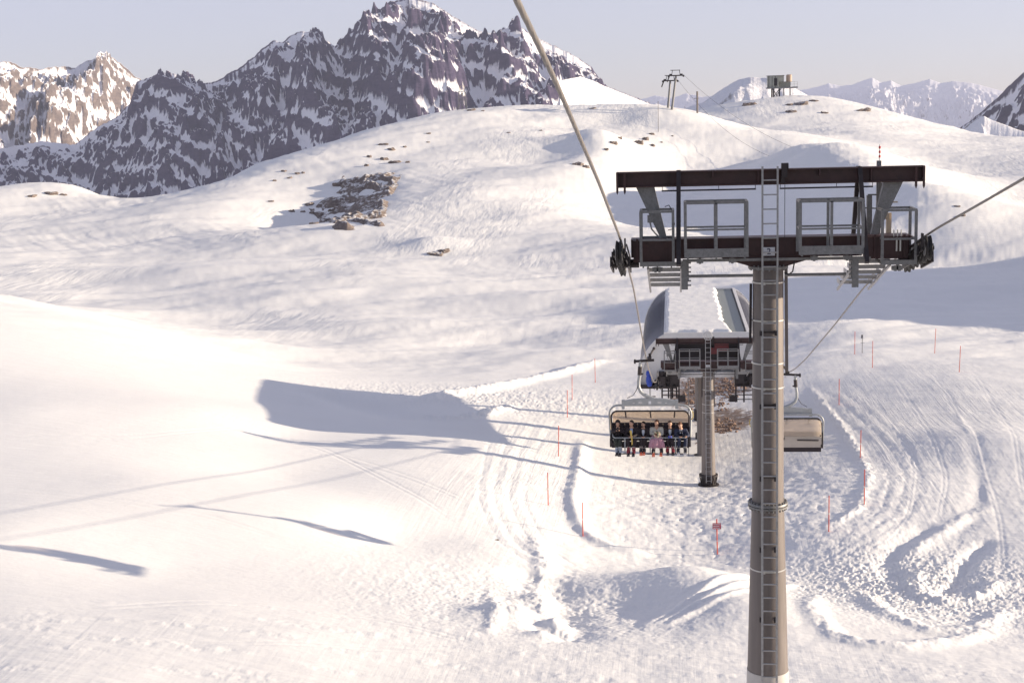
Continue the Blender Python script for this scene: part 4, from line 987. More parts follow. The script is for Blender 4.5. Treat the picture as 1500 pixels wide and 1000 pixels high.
def person(x, label, jacket, trousers, hair, shirt=None, boot=BOOT, ski=None, turn=0.0, tilt=0.0, leanx=0.0, leany=0.0, look=0.0, hood=False, bow=False, glasses=False, skirt=None,
           hl=((-.10, -.30, .22), (.05, -.36, .24)), hcurl=(0, 0, 1), longhair=False, hs=1.0, tie=False):
    root = empty('person', (ch1.location.x + x, ch1.location.y - .02, ch1.location.z - 3.11), label=label, cat='person', group='people riding the occupied chair')
    neck = Vector((leanx, -.02 + leany, .50)); chest = Vector((leanx * .7, .04 + leany * .6, .33)); pelvis = Vector((0, .06, .10))
    head = neck + Vector((leanx * .45, -.035 + leany * .5, .165))
    R = Matrix.Rotation(turn, 3, 'Z') @ Matrix.Rotation(tilt, 3, 'Y') @ Matrix.Rotation(look, 3, 'X')
    H = lambda a, b_, c_: head + R @ Vector((a, b_, c_))
    sh = [neck + Vector((s * .185, .03, -.075)) for s in (-1, 1)]
    wr = [Vector(p) for p in hl]
    el = []
    for i, s in enumerate((-1, 1)):
        mid = (sh[i] + wr[i]) / 2; el.append(mid + Vector((s * .09, .03, -.09)))
    hip = [Vector((s * .095, .04, .08)) for s in (-1, 1)]; ks = .105 + .03 * math.sin(x * 7.3); kn = [Vector((s * ks, -.42, .09 + .015 * s * math.sin(x * 5))) for s in (-1, 1)]; an = [Vector((s * (ks - .012 + .03 * math.sin(x * 11)) + .03 * math.sin(x * 4), -.43 + .05 * math.sin(x * 3 + s), -.23)) for s in (-1, 1)]
    # body
    b = MB()
    b.ell(head, (.076, .094, .112), 18, 14, R); b.ell(H(0, -.030, -.055), (.055, .062, .058), 14, 10, R); b.ell(H(0, -.098, -.012), (.013, .02, .024), 8, 6, R)
    for s in (-1, 1): b.ell(H(s * .077, .005, -.005), (.012, .022, .032), 8, 6, R)
    b.capsule(head + Vector((0, .015, -.06)), neck - Vector((0, -.01, .03)), .052, .058)
    b.capsule(neck + Vector((-.13, .02, -.07)), neck + Vector((.13, .02, -.07)), .065, .065); b.capsule(chest + Vector((-.07, 0, 0)), chest + Vector((.07, 0, 0)), .11, .11); b.capsule(pelvis + Vector((-.06, 0, 0)), pelvis + Vector((.06, 0, 0)), .11, .11)
    b.capsule(chest, pelvis, .125, .12); b.capsule(chest, neck, .12, .07)
    for i, s in enumerate((-1, 1)):
        b.capsule(sh[i], el[i], .048, .038); b.capsule(el[i], wr[i], .037, .026)
        d = (wr[i] - el[i]).normalized(); hand(b, wr[i], d, hcurl, s)
        b.capsule(hip[i], kn[i], .075, .052); b.capsule(kn[i], an[i], .052, .038); b.capsule(an[i], an[i] + Vector((0, -.13, -.07)), .036, .03)
    body = remeshed(b, .0085, 'body', SKIN, root, 2)
    for s in (-1, 1):
        e = MB(); e.ell(H(s * .030, -.086, .010), (.012, .008, .007), 8, 6, R); e.build('eye', EYE, body)
    e = MB(); e.ell(H(0, -.088, -.058), (.022, .008, .006), 8, 6, R); e.build('mouth', paint('lip', (.30, .10, .09), .5), body)
    # hair or hood
    hm = MB(); hm.ell(H(0, .018, .030), (.084, .090, .098), 16, 10, R)
    for k in range(16):
        a = random.uniform(-1, 1); c_ = random.uniform(-.6, 1); hm.ell(H(a * .055, .02 + c_ * .055, .105 - .02 * abs(a) - .02 * abs(c_)), (.026, .028, .018), 8, 6, R)
    hm.ell(H(.02, -.055, .088), (.05, .03, .022), 8, 6, R)
    if longhair: hm.ell(H(0, .07, -.04), (.075, .04, .10), 12, 8, R)
    remeshed(hm, .011, 'hair', hair, root, 1)
    if hood:
        hd = MB(); hd.ell(H(0, .03, .02), (.105, .105, .125), 16, 12, R); hd.ell(H(0, .05, -.10), (.11, .09, .07), 12, 8, R); remeshed(hd, .014, 'hood', jacket, root, 1)
    # clothes
    j = MB(); j.capsule(neck + Vector((-.13, .02, -.08)), neck + Vector((.13, .02, -.08)), .078, .078); j.capsule(chest + Vector((-.08, 0, 0)), chest + Vector((.08, 0, 0)), .128, .128); j.capsule(pelvis + Vector((-.07, 0, .02)), pelvis + Vector((.07, 0, .02)), .128, .128); j.capsule(chest, pelvis, .14, .14)
    for i in range(2): j.capsule(sh[i], el[i], .074, .062); j.capsule(el[i], el[i].lerp(wr[i], .88), .062, .048)
    jo = remeshed(j, .014, 'jacket', jacket, root, 2)
    if shirt is not None:
        s_ = MB(); c0 = neck + Vector((0, -.085, -.06)); c1 = chest + Vector((0, -.128, -.02)); c2 = chest.lerp(pelvis, .6) + Vector((0, -.135, 0))
        vs = [c0 + Vector((-.05, 0, .03)), c0 + Vector((.05, 0, .03)), c1 + Vector((.055, -.012, .02)), c1 + Vector((-.055, -.012, .02)), c2 + Vector((.018, -.012, 0)), c2 + Vector((-.018, -.012, 0))]
        vs += [v + Vector((0, .05, 0)) for v in vs]
        s_._add(vs, [(0, 1, 2, 3), (3, 2, 4, 5), (6, 9, 8, 7), (9, 11, 10, 8), (0, 3, 9, 6), (3, 5, 11, 9), (1, 7, 8, 2), (2, 8, 10, 4), (0, 6, 7, 1), (4, 10, 11, 5)])
        s_.build('shirt', shirt, root, True)
        if bow:
            w_ = MB(); p = c0 + Vector((0, -.022, .03))
            for s in (-1, 1): w_._add([p + Vector((0, 0, .008)), p + Vector((0, 0, -.008)), p + Vector((s * .05, 0, -.024)), p + Vector((s * .05, 0, .024)), p + Vector((0, .015, .008)), p + Vector((0, .015, -.008)), p + Vector((s * .05, .015, -.024)), p + Vector((s * .05, .015, .024))], [(0, 1, 2, 3), (4, 7, 6, 5), (0, 3, 7, 4), (1, 5, 6, 2), (3, 2, 6, 7)])
            w_.build('bow_tie', EYE, root)
        if tie:
            w_ = MB(); w_.bar(c0 + Vector((0, -.02, .02)), c2 + Vector((0, -.025, .02)), .035, .012); w_.build('necktie', EYE, root)
    if glasses:
        g_ = MB()
        for s in (-1, 1): g_.ell(H(s * .033, -.094, .012), (.026, .008, .018), 10, 6, R)
        g_.bar(H(-.07, -.08, .014), H(.07, -.08, .014), .006, .006); g_.build('sunglasses', EYE, root)
    t = MB()
    for i in range(2): t.capsule(hip[i] + Vector((0, .02, .01)), kn[i], .102, .080); t.capsule(kn[i], kn[i].lerp(an[i], .80), .080, .078)
    t.capsule(hip[0], hip[1], .105, .105)
    remeshed(t, .015, 'trousers', trousers, root, 2)
    if skirt is not None:
        s_ = MB(); n = 40
        rings = [(.13, .02, .19, .14), (.18, -.12, .17, .16), (.22, -.28, .15, .15), (.25, -.42, .08, .14), (.28, -.50, -.06, .10), (.29, -.52, -.16, .05)]
        vs = []; fs = []
        for r_i, (rx, y, z, rz_) in enumerate(rings):
            for k in range(n):
                a = 2 * PI * k / n; w_ = 1 + .10 * math.sin(a * 9 + r_i * .5) * r_i / 5
                vs.append((rx * math.cos(a) * w_, y + .05 * math.sin(a * 7) * r_i / 5 - .02 * math.sin(a), z + rz_ * math.sin(a) * .55 * w_))
        for i in range(len(rings) - 1):
            for k in range(n): fs.append((i * n + k, i * n + (k + 1) % n, (i + 1) * n + (k + 1) % n, (i + 1) * n + k))
        fs.append(tuple(range(n)))
        s_._add(vs, fs); s_.build('tulle_skirt', skirt, root, True)
    for i, s in enumerate((-1, 1)):
        q = MB(); q.capsule(kn[i].lerp(an[i], .72), an[i], .078, .074); q.capsule(an[i], an[i] + Vector((s * .03, -.17, -.085)), .072, .055); q.box(an[i] + Vector((0, -.07, -.125)), (.12, .34, .03))
        bo = remeshed(q, .014, 'ski_boot', boot, root, 1)
        q = MB(); [q.bar(an[i] + Vector((-.07, -.06 - .02 * k, .08 - .06 * k)), an[i] + Vector((.07, -.06 - .02 * k, .085 - .06 * k)), .02, .02) for k in range(3)]; q.build('buckle', M_alu, bo)
        if ski is not None:
            q = MB(); o = an[i] + Vector((0, -.10, -.16)); n = 14
            prev = None
            for k in range(n):
                u0 = k / n; u1 = (k + 1) / n
                def zz(u): return .11 * max(0, (u - .86) / .14) ** 2
                y0 = .80 - 1.45 * u0; y1 = .80 - 1.45 * u1
                q.bar(o + Vector((0, y0, zz(u0))), o + Vector((0, y1, zz(u1))), .115 - .03 * math.sin(PI * u0) * .6, .022)
            q.box(o + Vector((0, -.02, .035)), (.075, .38, .05)); q.build('ski', ski, root)
    root.scale = [.97 + .045 * math.sin(x * 8.1)] * 3
    return root
BLK = cloth('black_suit', (.024, .015, .018)); NAVY = cloth('navy_suit', (.020, .026, .060)); GREEN = cloth('dark_green_trousers', (.030, .034, .028)); FUR = cloth('cream_knit', (.52, .49, .43), .15); PINK = cloth('pink_tulle', (.50, .27, .33), .12)
WHITE = cloth('white_shirt', (.62, .64, .70), .05); LBLUE = cloth('pale_blue_shirt', (.30, .38, .58), .08); HBRN = cloth('brown_hair', (.055, .028, .016)); HBLK = cloth('black_hair', (.014, .010, .009)); HRED = cloth('auburn_hair', (.11, .045, .022))
REDB = paint('red_boot', (.34, .03, .04), .4); WHITEB = paint('pale_boot', (.45, .47, .52), .4)
SKA = paint('orange_ski', (.58, .16, .09), .4, 0, .5, 6); SKD = paint('dark_ski', (.03, .025, .03), .4, 0, .3, 6); SKW = paint('white_ski', (.6, .58, .58), .4, 0, .3, 6)
XS = [-1.21, -.70, -.26, .24, .74, 1.20]
P1 = person(XS[0], 'hooded person in dark jacket and green trousers looking at a phone', BLK, GREEN, HBLK, hood=True, look=.25, boot=WHITEB, ski=SKD, hl=((-.05, -.24, .42), (.06, -.25, .43)), hcurl=(0, -.3, 1))
P2 = person(XS[1], 'person in a dark suit and pale blue shirt holding a yellow ski upright', BLK, BLK, HBLK, shirt=LBLUE, turn=-.7, boot=REDB, ski=SKD, hl=((-.08, -.34, .20), (.05, -.36, .22)), hcurl=(-.3, 0, 1))
P3 = person(XS[2], 'bearded person in sunglasses and bow tie with hands folded on the safety bar', BLK, BLK, HBLK, shirt=WHITE, bow=True, glasses=True, turn=-.55, ski=SKA, hl=((-.06, -.36, .20), (.06, -.37, .21)), hcurl=(0, 0, 1))
q = MB(); hd3 = P3; q.ell((-.035, -.11, .585), (.062, .055, .035), 10, 6); q.build('beard', HBLK, P3, True)
P4 = person(XS[3], 'person in a cream knit top and pink tulle skirt holding a bouquet', FUR, PINK, HRED, turn=-.35, ski=SKA, skirt=PINK, longhair=True, hl=((-.04, -.28, .28), (.07, -.30, .26)), hcurl=(0, 0, 1))
P5 = person(XS[4], 'smiling person in a dark suit with bow tie and bright blue gloves', BLK, BLK, HBRN, shirt=WHITE, bow=True, boot=REDB, ski=SKD, leany=0.0, hl=((-.05, -.37, .22), (.05, -.37, .22)))
q = MB()
for p in ((-.03, -.43, .23), (.03, -.43, .23)): q.ell(p, (.05, .06, .045), 10, 8); q.capsule((p[0], -.36, .22), (p[0], -.42, .225), .04, .045)
for k in range(4): q.capsule((-.055 + .035 * k, -.46, .24), (-.055 + .035 * k, -.49, .20), .016, .014)
q.build('glove', M_blue, P5, True)
P6 = person(XS[5], 'person in a navy suit and tie bending forward with head down', NAVY, NAVY, HRED, shirt=WHITE, tie=True, turn=-.45, tilt=-.25, look=.45, leanx=-.06, leany=-.16, ski=SKW, hl=((-.12, -.38, .21), (.16, -.36, .22)))
base = Vector((ch1.location.x, ch1.location.y - .02, ch1.location.z - 3.11))
# things in their hands
q = MB(); q.box((0, 0, 0), (.075, .012, .15), Matrix.Rotation(-.5, 3, 'X')); q.box((0, -.007, .055), (.03, .004, .02), Matrix.Rotation(-.5, 3, 'X'))
ph = q.build('phone', EYE, None); ph.location = base + Vector((XS[0] + .005, -.335, .50)); tag(ph, 'dark phone in the hands of the hooded person', 'phone')
M_yel = paint('yellow_ski', (.62, .44, .10), .4, 0, .25, 8)
q = MB(); n = 16
for k in range(n):
    u0, u1 = k / n, (k + 1) / n; f_ = lambda u: Vector((-.02 + .10 * u, -.44 - .03 * u, .47 - .85 * u)); q.bar(f_(u0), f_(u1), .075 - .02 * math.sin(PI * u0), .022, (0, 1, 0))
q.box((.03, -.475, .05), (.05, .05, .2)); ys_ = q.build('yellow_ski', M_yel, None); ys_.location = base + Vector((XS[1], 0, 0)); tag(ys_, 'short yellow ski held upright between the knees of the second rider', 'ski')
bq = empty('bouquet', base + Vector((XS[3] + .02, -.40, .32)), label='round bouquet of cream and dark flowers held by the rider in pink tulle', cat='bouquet')
M_leaf = paint('bouquet_leaf', (.10, .11, .05), .6, 0, .4, 30); M_fl = [paint('cream_flower', (.62, .55, .40), .6, 0, .15, 30), paint('dark_flower', (.14, .05, .03), .6, 0, .3, 30), paint('blush_flower', (.55, .38, .30), .6, 0, .2, 30)]
q = MB(); q.ell((0, .03, 0), (.115, .09, .115), 14, 10); q.capsule((0, .02, -.05), (.02, .05, -.2), .05, .03); q.build('foliage', M_leaf, bq, True)
for k in range(26):
    u = random.uniform(-1, 1); a = random.uniform(0, PI); r = math.sqrt(1 - u * u)
    c_ = Vector((u * .11, .03 - .10 * r * math.sin(a), .115 * r * math.cos(a))); q = MB(); q.ell(c_, (.030, .026, .030), 8, 6)
    for i in range(5): q.ell(c_ + Vector((.024 * math.cos(i * 1.257), -.012, .024 * math.sin(i * 1.257))), (.014, .01, .014), 6, 4)
    q.build('flower', M_fl[1] if math.hypot(c_.x + .02, c_.z - .02) < .05 else M_fl[k % 3 if k % 3 != 1 else 0], bq, True)
# ------------------------------------------------------------------ marker poles, sign, rocks, gravel, far lifts and buildings
M_orange = paint('marker_red', (.58, .085, .05), .55, 0, .1, 6)
M_band = paint('pale_band', (.66, .55, .50), .5)
def proj_row(p):
    p = np.asarray(p, float); return 500 - F * (p @ UP) / (p @ FW)
POLES = [
 (872,526,561,0,'red marker pole nearest the station on its left side'),
 (838,550,586,.02,'red marker pole beside the top end of the snow bank, upper of a close pair'),
 (831,572,612,.02,'red marker pole leaning a little, lower of a close pair left of the chair'),
 (818,624,669,.03,'red marker pole left of the occupied chair, level with the riders'),
 (803,693,741,.01,'red marker pole left of the bank where the tower shadow crosses'),
 (854,737,787,.0,'red marker pole standing at the foot of the snow bank, lowest on the left'),
 (1252,487,520,.0,'red marker pole beside the small grey instrument post'),
 (1278,500,539,.0,'red marker pole just right of the small grey instrument post'),
 (1369,482,518,.03,'red marker pole on the traverse just below the long hill shadow'),
 (1405,507,545,.03,'red marker pole farthest right, on the edge of the traverse'),
 (1229,556,594,.0,'red marker pole right of the empty chair, at the top of the piste edge'),
 (1260,632,672,.02,'red marker pole right of the empty chair, on the bend of the piste edge'),
 (1266,688,739,.0,'red marker pole on the piste bend, below the one beside the chair'),
 (1214,726,779,.0,'red marker pole nearest to the large tower on its right'),
]
for i, (px, y0, y1, lean, lab) in enumerate(POLES):
    g = on_ground(px, y1); d = float(g @ FW); h = (y1 - y0) / F * d * 1.02
    root = empty('marker_pole', g, label=lab, cat='marker pole', group='red marker poles along the piste edge')
    q = MB(); q.cyl((0, 0, -.3), (lean * h, 0, h), .027, .024, n=8); q.build('shaft', M_orange, root, True)
    q = MB(); z = h * .48; q.cyl((lean * z, 0, z), (lean * (z + .07), 0, z + .07), .031, n=8); q.build('pale_band', M_band, root, True)
# sign
g = on_ground(1051, 812); d = float(g @ FW); h = (812 - 759) / F * d
sg = empty('piste_sign', g, label='small red sign plate with three pale text lines on a red pole', cat='sign')
q = MB(); q.cyl((0, 0, -.3), (-.03, 0, h), .030, n=8); q.build('post', M_orange, sg, True)
q = MB(); q.box((-.03, -.035, h - .34), (.40, .015, .29)); pl = q.build('sign_plate', paint('sign_red', (.42, .03, .06), .45), sg)
q = MB()
for k in range(3):
    x = -.18
    while x < .13:
        w_ = random.uniform(.03, .06); q.box((-.03 + x + w_ / 2, -.045, h - .255 - k * .085), (w_, .006, .035)); x += w_ + .012
q.build('text_lines', M_plate, pl)
q = MB(); q.box((.0, 0, h * .38), (.05, .06, .04)); q.build('clip', M_plate, sg)
# small instrument post
g = on_ground(1263, 518); ip = empty('instrument_post', g, label='thin grey instrument post with a small box on top, between two red poles', cat='instrument post')
q = MB(); q.cyl((0, 0, -.3), (0, 0, 1.5), .03, n=8); q.bar((-.15, 0, .9), (.2, 0, .9), .03, .03); q.build('post', M_galv, ip)
q = MB(); q.box((-.03, 0, 1.45), (.16, .14, .30)); q.build('instrument_box', M_galv, ip)

# rocks ----------------------------------------------------------------
m_rock, nt, b = new_mat('limestone')
geo_ = N(nt, 'ShaderNodeNewGeometry'); nz = N(nt, 'ShaderNodeTexNoise'); nz.inputs['Scale'].default_value = 1.3; nz.inputs['Detail'].default_value = 10; nz.inputs['Roughness'].default_value = .7
nt.links.new(geo_.outputs['Position'], nz.inputs['Vector'])
cr = N(nt, 'ShaderNodeValToRGB'); cr.color_ramp.elements[0].position = .32; cr.color_ramp.elements[1].position = .68; cr.color_ramp.elements[0].color = (.11, .085, .075, 1); cr.color_ramp.elements[1].color = (.27, .215, .19, 1)
nt.links.new(nz.outputs['Fac'], cr.inputs['Fac'])
sp = N(nt, 'ShaderNodeSeparateXYZ'); nt.links.new(geo_.outputs['Normal'], sp.inputs[0])
ad = N(nt, 'ShaderNodeMath', operation='MULTIPLY_ADD'); ad.inputs[1].default_value = .9; nt.links.new(nz.outputs['Fac'], ad.inputs[0]); nt.links.new(sp.outputs['Z'], ad.inputs[2])
mr = N(nt, 'ShaderNodeMapRange'); mr.inputs['From Min'].default_value = 1.35; mr.inputs['From Max'].default_value = 1.50; nt.links.new(ad.outputs[0], mr.inputs['Value'])
mx_ = N(nt, 'ShaderNodeMix', data_type='RGBA'); nt.links.new(mr.outputs[0], mx_.inputs['Factor']); nt.links.new(cr.outputs[0], mx_.inputs['A']); mx_.inputs['B'].default_value = (.85, .83, .83, 1)
nt.links.new(mx_.outputs['Result'], b.inputs['Base Color']); b.inputs['Roughness'].default_value = .85
bp_ = N(nt, 'ShaderNodeBump'); bp_.inputs['Strength'].default_value = .6; bp_.inputs['Distance'].default_value = .25; nt.links.new(nz.outputs['Fac'], bp_.inputs['Height']); nt.links.new(bp_.outputs[0], b.inputs['Normal'])
_rock_meshes = []
for k in range(6):
    bm = bmesh.new(); bmesh.ops.create_icosphere(bm, subdivisions=4, radius=1)
    for v in bm.verts:
        c_ = v.co.copy(); o = k * 7.1
        nrm = c_.normalized()
        f_ = .30 * float(perlin(c_.x * 1.3 + o, c_.y * 1.3 + c_.z * 1.1, 70 + k)) + .22 * abs(float(perlin(c_.z * 2.6 + o, c_.x * 2.6 - c_.y * 1.9, 77))) + .10 * float(perlin(c_.x * 6 + c_.z * 4, c_.y * 6 + o, 78))
        v.co = nrm * (1 + f_); v.co.z = max(min(v.co.z, .62 + .2 * float(perlin(c_.x * 2, c_.y * 2, 79))), -1)
    me = bpy.data.meshes.new('rock'); bm.to_mesh(me); bm.free(); me.materials.append(m_rock); _rock_meshes.append(me)
ROCKS = [  # column, row, width and height in the photo, label
 (936,211,13,12,'larger dark boulder in the pair below the thin pole on the dome'),(946,205,10,9,'smaller dark boulder right above its larger neighbour on the dome'),(955,197,9,5,'brown rock poking out of snow just under the thin pole'),(956,214,7,7,'small dark rock right of the boulder pair'),
 (907,202,8,4,'flat dark rock left of the boulder pair, uppermost of its row'),(898,210,12,6,'flat dark rock left of the boulder pair, middle of its row'),(888,219,7,4,'flat dark rock left of the boulder pair, lowest of its row'),(969,209,4,3,'tiny rock right of the boulder pair'),(985,200,4,3,'tiny rock farther right of the boulder pair'),
 (846,242,18,9,'dark rock under a rounded snow cap beside the left rope'),(858,245,10,7,'second dark rock under the snow cap, touching the rope line'),
 (1097,154,22,9,'reddish brown flat rock on the building hill, left of the building'),(1172,152,24,6,'dark flat rock band below the building, upper right'),(1156,154,12,4,'dark flat rock just left of the rock band below the building'),(1160,164,18,4,'long thin dark rock below the rock band on the building hill'),(1192,148,14,4,'thin dark rock right of the rock band on the building hill'),(1208,166,12,5,'pale brown rock on the right slope of the building hill'),(1262,162,24,3,'long thin brown rock streak on the right shoulder of the building hill'),
 (745,195,6,3,'tiny rock high on the dome, left of the rope'),(792,192,6,3,'tiny rock high on the dome beside the rope'),(690,162,14,3,'low rock strip under the lattice tower'),(707,163,6,3,'small rock right of the strip under the lattice tower'),(868,159,10,2,'thin rock line on the crest right of the rope'),
 (561,212,16,5,'flat brown rock high above the cliff, uppermost of its scatter'),(573,220,12,7,'brown rock just below the uppermost flat one'),(593,216,6,4,'small rock right of the upper scatter'),(541,231,8,8,'rock left in the middle row above the cliff'),(563,234,14,7,'rock in the middle row above the cliff, left of the long one'),(578,239,20,7,'long brown rock in the middle row above the cliff'),(597,238,7,5,'rock ending the middle row above the cliff on its right'),(537,243,7,6,'small rock under the middle row above the cliff'),
 (495,272,16,11,'round dark boulder at the upper left edge of the cliff'),(628,196,8,3,'thin rock below the crest, above right of the cliff'),(627,209,6,3,'small rock above right of the cliff'),
 (427,310,9,6,'lone rock left of the cliff, lowest'),(443,311,8,4,'flat rock left of the cliff, beside the lone one'),(453,299,14,4,'long flat rock left of the cliff, uppermost'),(457,313,8,7,'rock left of the cliff below the long flat one'),(469,316,9,7,'rock in the slanting row left of the cliff, upper'),(479,323,14,7,'rock in the slanting row left of the cliff, middle'),(460,328,14,6,'broad rock at the bottom of the slanting row left of the cliff'),(487,309,13,7,'rock where the slanting row meets the cliff'),(466,303,7,4,'little rock under the long flat one left of the cliff'),
 (416,251,9,4,'rock in the faint upper left scatter on the dome, leftmost'),(436,254,8,4,'rock in the faint upper left scatter on the dome, middle'),(444,254,6,5,'rock in the faint upper left scatter on the dome, right'),(424,261,8,4,'rock in the faint upper left scatter on the dome, lowest'),(402,265,6,4,'lone small rock left below the faint scatter'),(397,296,9,4,'pale lone rock on the sunlit lobe left of the hollow'),
 (638,372,24,5,'brown rock under the bright snow hump in the middle ground'),(650,368,18,8,'brown rock at the right edge of the bright snow hump'),
 (46,288,16,4,'pale rock on the left hill, leftmost'),(75,284,18,5,'pale rock strip on the left hill, middle'),(93,286,10,4,'pale rock on the left hill, right end'),
 (1402,302,10,3,'tiny brown rock on the far right piste, upper'),(1410,316,9,3,'tiny brown rock on the far right piste, lower'),
 (728,791,7,3,'tiny brown stone on the smooth snow left of the fenced area'),
]
_zf = lambda x, y: medium_h(x, y) + fine_h(x, y)
for i, (px, py, w_, h_, lab) in enumerate(ROCKS):
    d0 = 480 if (py < 170 and px > 1050) else (230 if py < 400 else 40)
    c = hit(px, py, _zf, d0, 900); z = ground_z(c[0], c[1]); d = float(np.array([c[0], c[1], z]) @ FW)
    s = d / F
    o = link_mesh('rock', _rock_meshes[i % 6]); rx = w_ * s / 2 * .95; rz = max(h_ * s * .80, rx * .42)
    o.location = (c[0], c[1], z - rz * .22); o.scale = (rx, rx * random.uniform(.7, 1.1), rz); o.rotation_euler = (random.uniform(-.15, .15), random.uniform(-.2, .2), random.uniform(-.5, .5))
    tag(o, lab, 'rock', 'rocks poking out of the snow')
# the rock outcrop in the hollow: bedrock that comes up through the snow
def outcrop(name, poly, amp, sink, label, cells=(240, 200), sc=1.0):
    P = np.array([hit(x, y, _zf, 255, 900) for x, y in poly]); lo = P.min(0) - 1; hi = P.max(0) + 1
    Xg, Yg = np.meshgrid(np.linspace(lo[0], hi[0], cells[0]), np.linspace(lo[1], hi[1], cells[1]))
    Zg = _zf(Xg.ravel(), Yg.ravel()).reshape(Xg.shape)
    # inside mask in plan
    inside = np.zeros(Xg.shape, bool); n = len(P)
    dist = np.full(Xg.shape, 1e9)
    for i in range(n):
        a, b_ = P[i], P[(i + 1) % n]
        cnd = ((a[1] > Yg) != (b_[1] > Yg)) & (Xg < (b_[0] - a[0]) * (Yg - a[1]) / (b_[1] - a[1] + 1e-9) + a[0]); inside ^= cnd
        ab = b_ - a; u = np.clip(((Xg - a[0]) * ab[0] + (Yg - a[1]) * ab[1]) / (ab @ ab + 1e-9), 0, 1); dist = np.minimum(dist, np.hypot(Xg - a[0] - u * ab[0], Yg - a[1] - u * ab[1]))
    e = np.where(inside, sstep(0, 2.0, dist), -sstep(0, 1.0, dist))
    rise = amp * (ridged(Xg / 5.5 / sc + .3 * Yg / 9, Yg / 9 / sc, 4, seed=81) - .95) + amp * .5 * fbm(Xg / 2.2 / sc, Yg / 4.5 / sc, 3, seed=82) - sink
    Zr = Zg + np.where(inside, rise, -.6) * np.abs(e) - .25 * (1 - np.clip(e, 0, 1))
    o = grid_mesh(name, Xg, Yg, Zr, m_rock); tag(o, label, 'rock outcrop'); return o
outcrop('rock_outcrop', [(470,292),(484,276),(500,256),(545,258),(594,252),(586,275),(572,300),(570,332),(530,339),(484,338),(462,322),(448,306)], 1.1, -.22, 'large brown cliff of broken rock in the shaded hollow of the dome', sc=1.7)
# gravel under the station
def gravel():
    M_gr = paint('gravel', (.26, .17, .13), .9, 0, .5, 1.2); q = MB(); n = 0
    ico = [(0, 0, 1), (.9, 0, .1), (.28, .85, 0), (-.72, .53, .1), (-.72, -.53, -.1), (.28, -.85, .1), (0, 0, -1)]; F_ = [(0, 1, 2), (0, 2, 3), (0, 3, 4), (0, 4, 5), (0, 5, 1), (6, 2, 1), (6, 3, 2), (6, 4, 3), (6, 5, 4), (6, 1, 5)]
    blobs = [((1055, 570), 26, 38, 260), ((1015, 575), 18, 32, 150), ((1062, 625), 28, 14, 120), ((1030, 650), 12, 4, 24), ((1075, 560), 26, 24, 120)]
    for (cx, cy), rx, ry, cnt in blobs:
        for k in range(cnt):
            a = random.uniform(0, 2 * PI); r = math.sqrt(random.random()) * random.uniform(.55, 1.08)
            q_ = G(cx + rx * r * math.cos(a), cy + ry * r * math.sin(a)) if k < 0 else None
            pts.append((cx + rx * r * math.cos(a), cy + ry * r * math.sin(a)))
    return q, ico, F_, M_gr
pts = []; q, ico, F_, M_gr = gravel(); pts = np.array(pts)
# ground point for every pebble: intersect with a locally flat patch
V_ = FW[None] + RT[None] * ((pts[:, 0] - 750) / F)[:, None] - UP[None] * ((pts[:, 1] - 500) / F)[:, None]
t_ = np.full(len(pts), 100.0)
for _ in range(8):
    zz_ = medium_h(V_[:, 0] * t_, V_[:, 1] * t_); t_ = .5 * t_ + .5 * zz_ / V_[:, 2]
X_, Y_ = V_[:, 0] * t_, V_[:, 1] * t_; Z_ = medium_h(X_, Y_) + fine_h(X_, Y_)
for x, y, z in zip(X_, Y_, Z_):
    s = random.uniform(.04, .15) * (1 if random.random() < .9 else 1.7); R_ = Matrix.Rotation(random.uniform(0, 6), 3, 'Z'); k_ = random.uniform(.5, .9)
    q._add([R_ @ Vector((a * s, b_ * s, c_ * s * k_)) + Vector((x, y, z + s * .2)) for a, b_, c_ in ico], F_)
gr = q.build('gravel', M_gr, None, recalc=False); tag(gr, kind='stuff')

# far lift towers on the dome
def far_tower(px, yb, d, h, lean, label):
    p = U(px, yb, d); g = (p[0], p[1], float(p[2]))
    r = empty('far_lift_tower', g, label=label, cat='lift tower', group='far lift towers on the crest')
    q = MB(); q.cyl((0, 0, -2), (lean, 0, h), .42, .30, n=12); q.build('pole', M_galv, r, True)
    q = MB(); q.box((lean, 0, h + .1), (4.6, .5, .35)); q.box((lean - .2, 0, h + 1.7), (3.0, .3, .2))
    for x in (-1.3, 1.3): q.bar((lean + x, 0, h + .2), (lean + x * .8, 0, h + 1.8), .18, .18)
    q.build('crossarm', M_dark, r)
    q = MB()
    for s in (-1, 1):
        q.box((lean + s * 2.3, 0, h - .1), (.5, 3.0, .55)); q.box((lean + s * 1.6, -.8, h + .35), (.9, 1.2, .5))
    q.bar((lean - 2.0, 0, h), (lean - 2.7, -.5, h - 1.8), .2, .3); q.build('roller_battery', M_dark, r)
    return r, (p[0] + lean, p[1], float(p[2]) + h)
fa, ta = far_tower(977.5, 161, 452, 8.8, 1.0, 'far lift tower on the crest, the shorter left one of two')
fb, tb = far_tower(983, 161, 450, 10.3, 1.6, 'far lift tower on the crest, the taller right one of two')
def thin_cable(p0, p1, sag, r, label, n=24):
    q = MB(); p0 = Vector(p0); p1 = Vector(p1)
    q.tube([p0.lerp(p1, t) - Vector((0, 0, sag * 4 * t * (1 - t))) for t in np.linspace(0, 1, n)], r, 5); o = q.build('lift_cable', M_dark, None); tag(o, label, 'cable', 'cables of the far lift')
thin_cable((tb[0] + 2.3, tb[1], tb[2] + .3), U(1290, 246, 372), 6, .035, 'thin dark cable running from the taller far tower down the groomed ridge')
thin_cable((ta[0] + 2.3, ta[1], ta[2] + .3), U(1190, 243, 385), 6, .035, 'thin dark cable running from the shorter far tower down the groomed ridge')
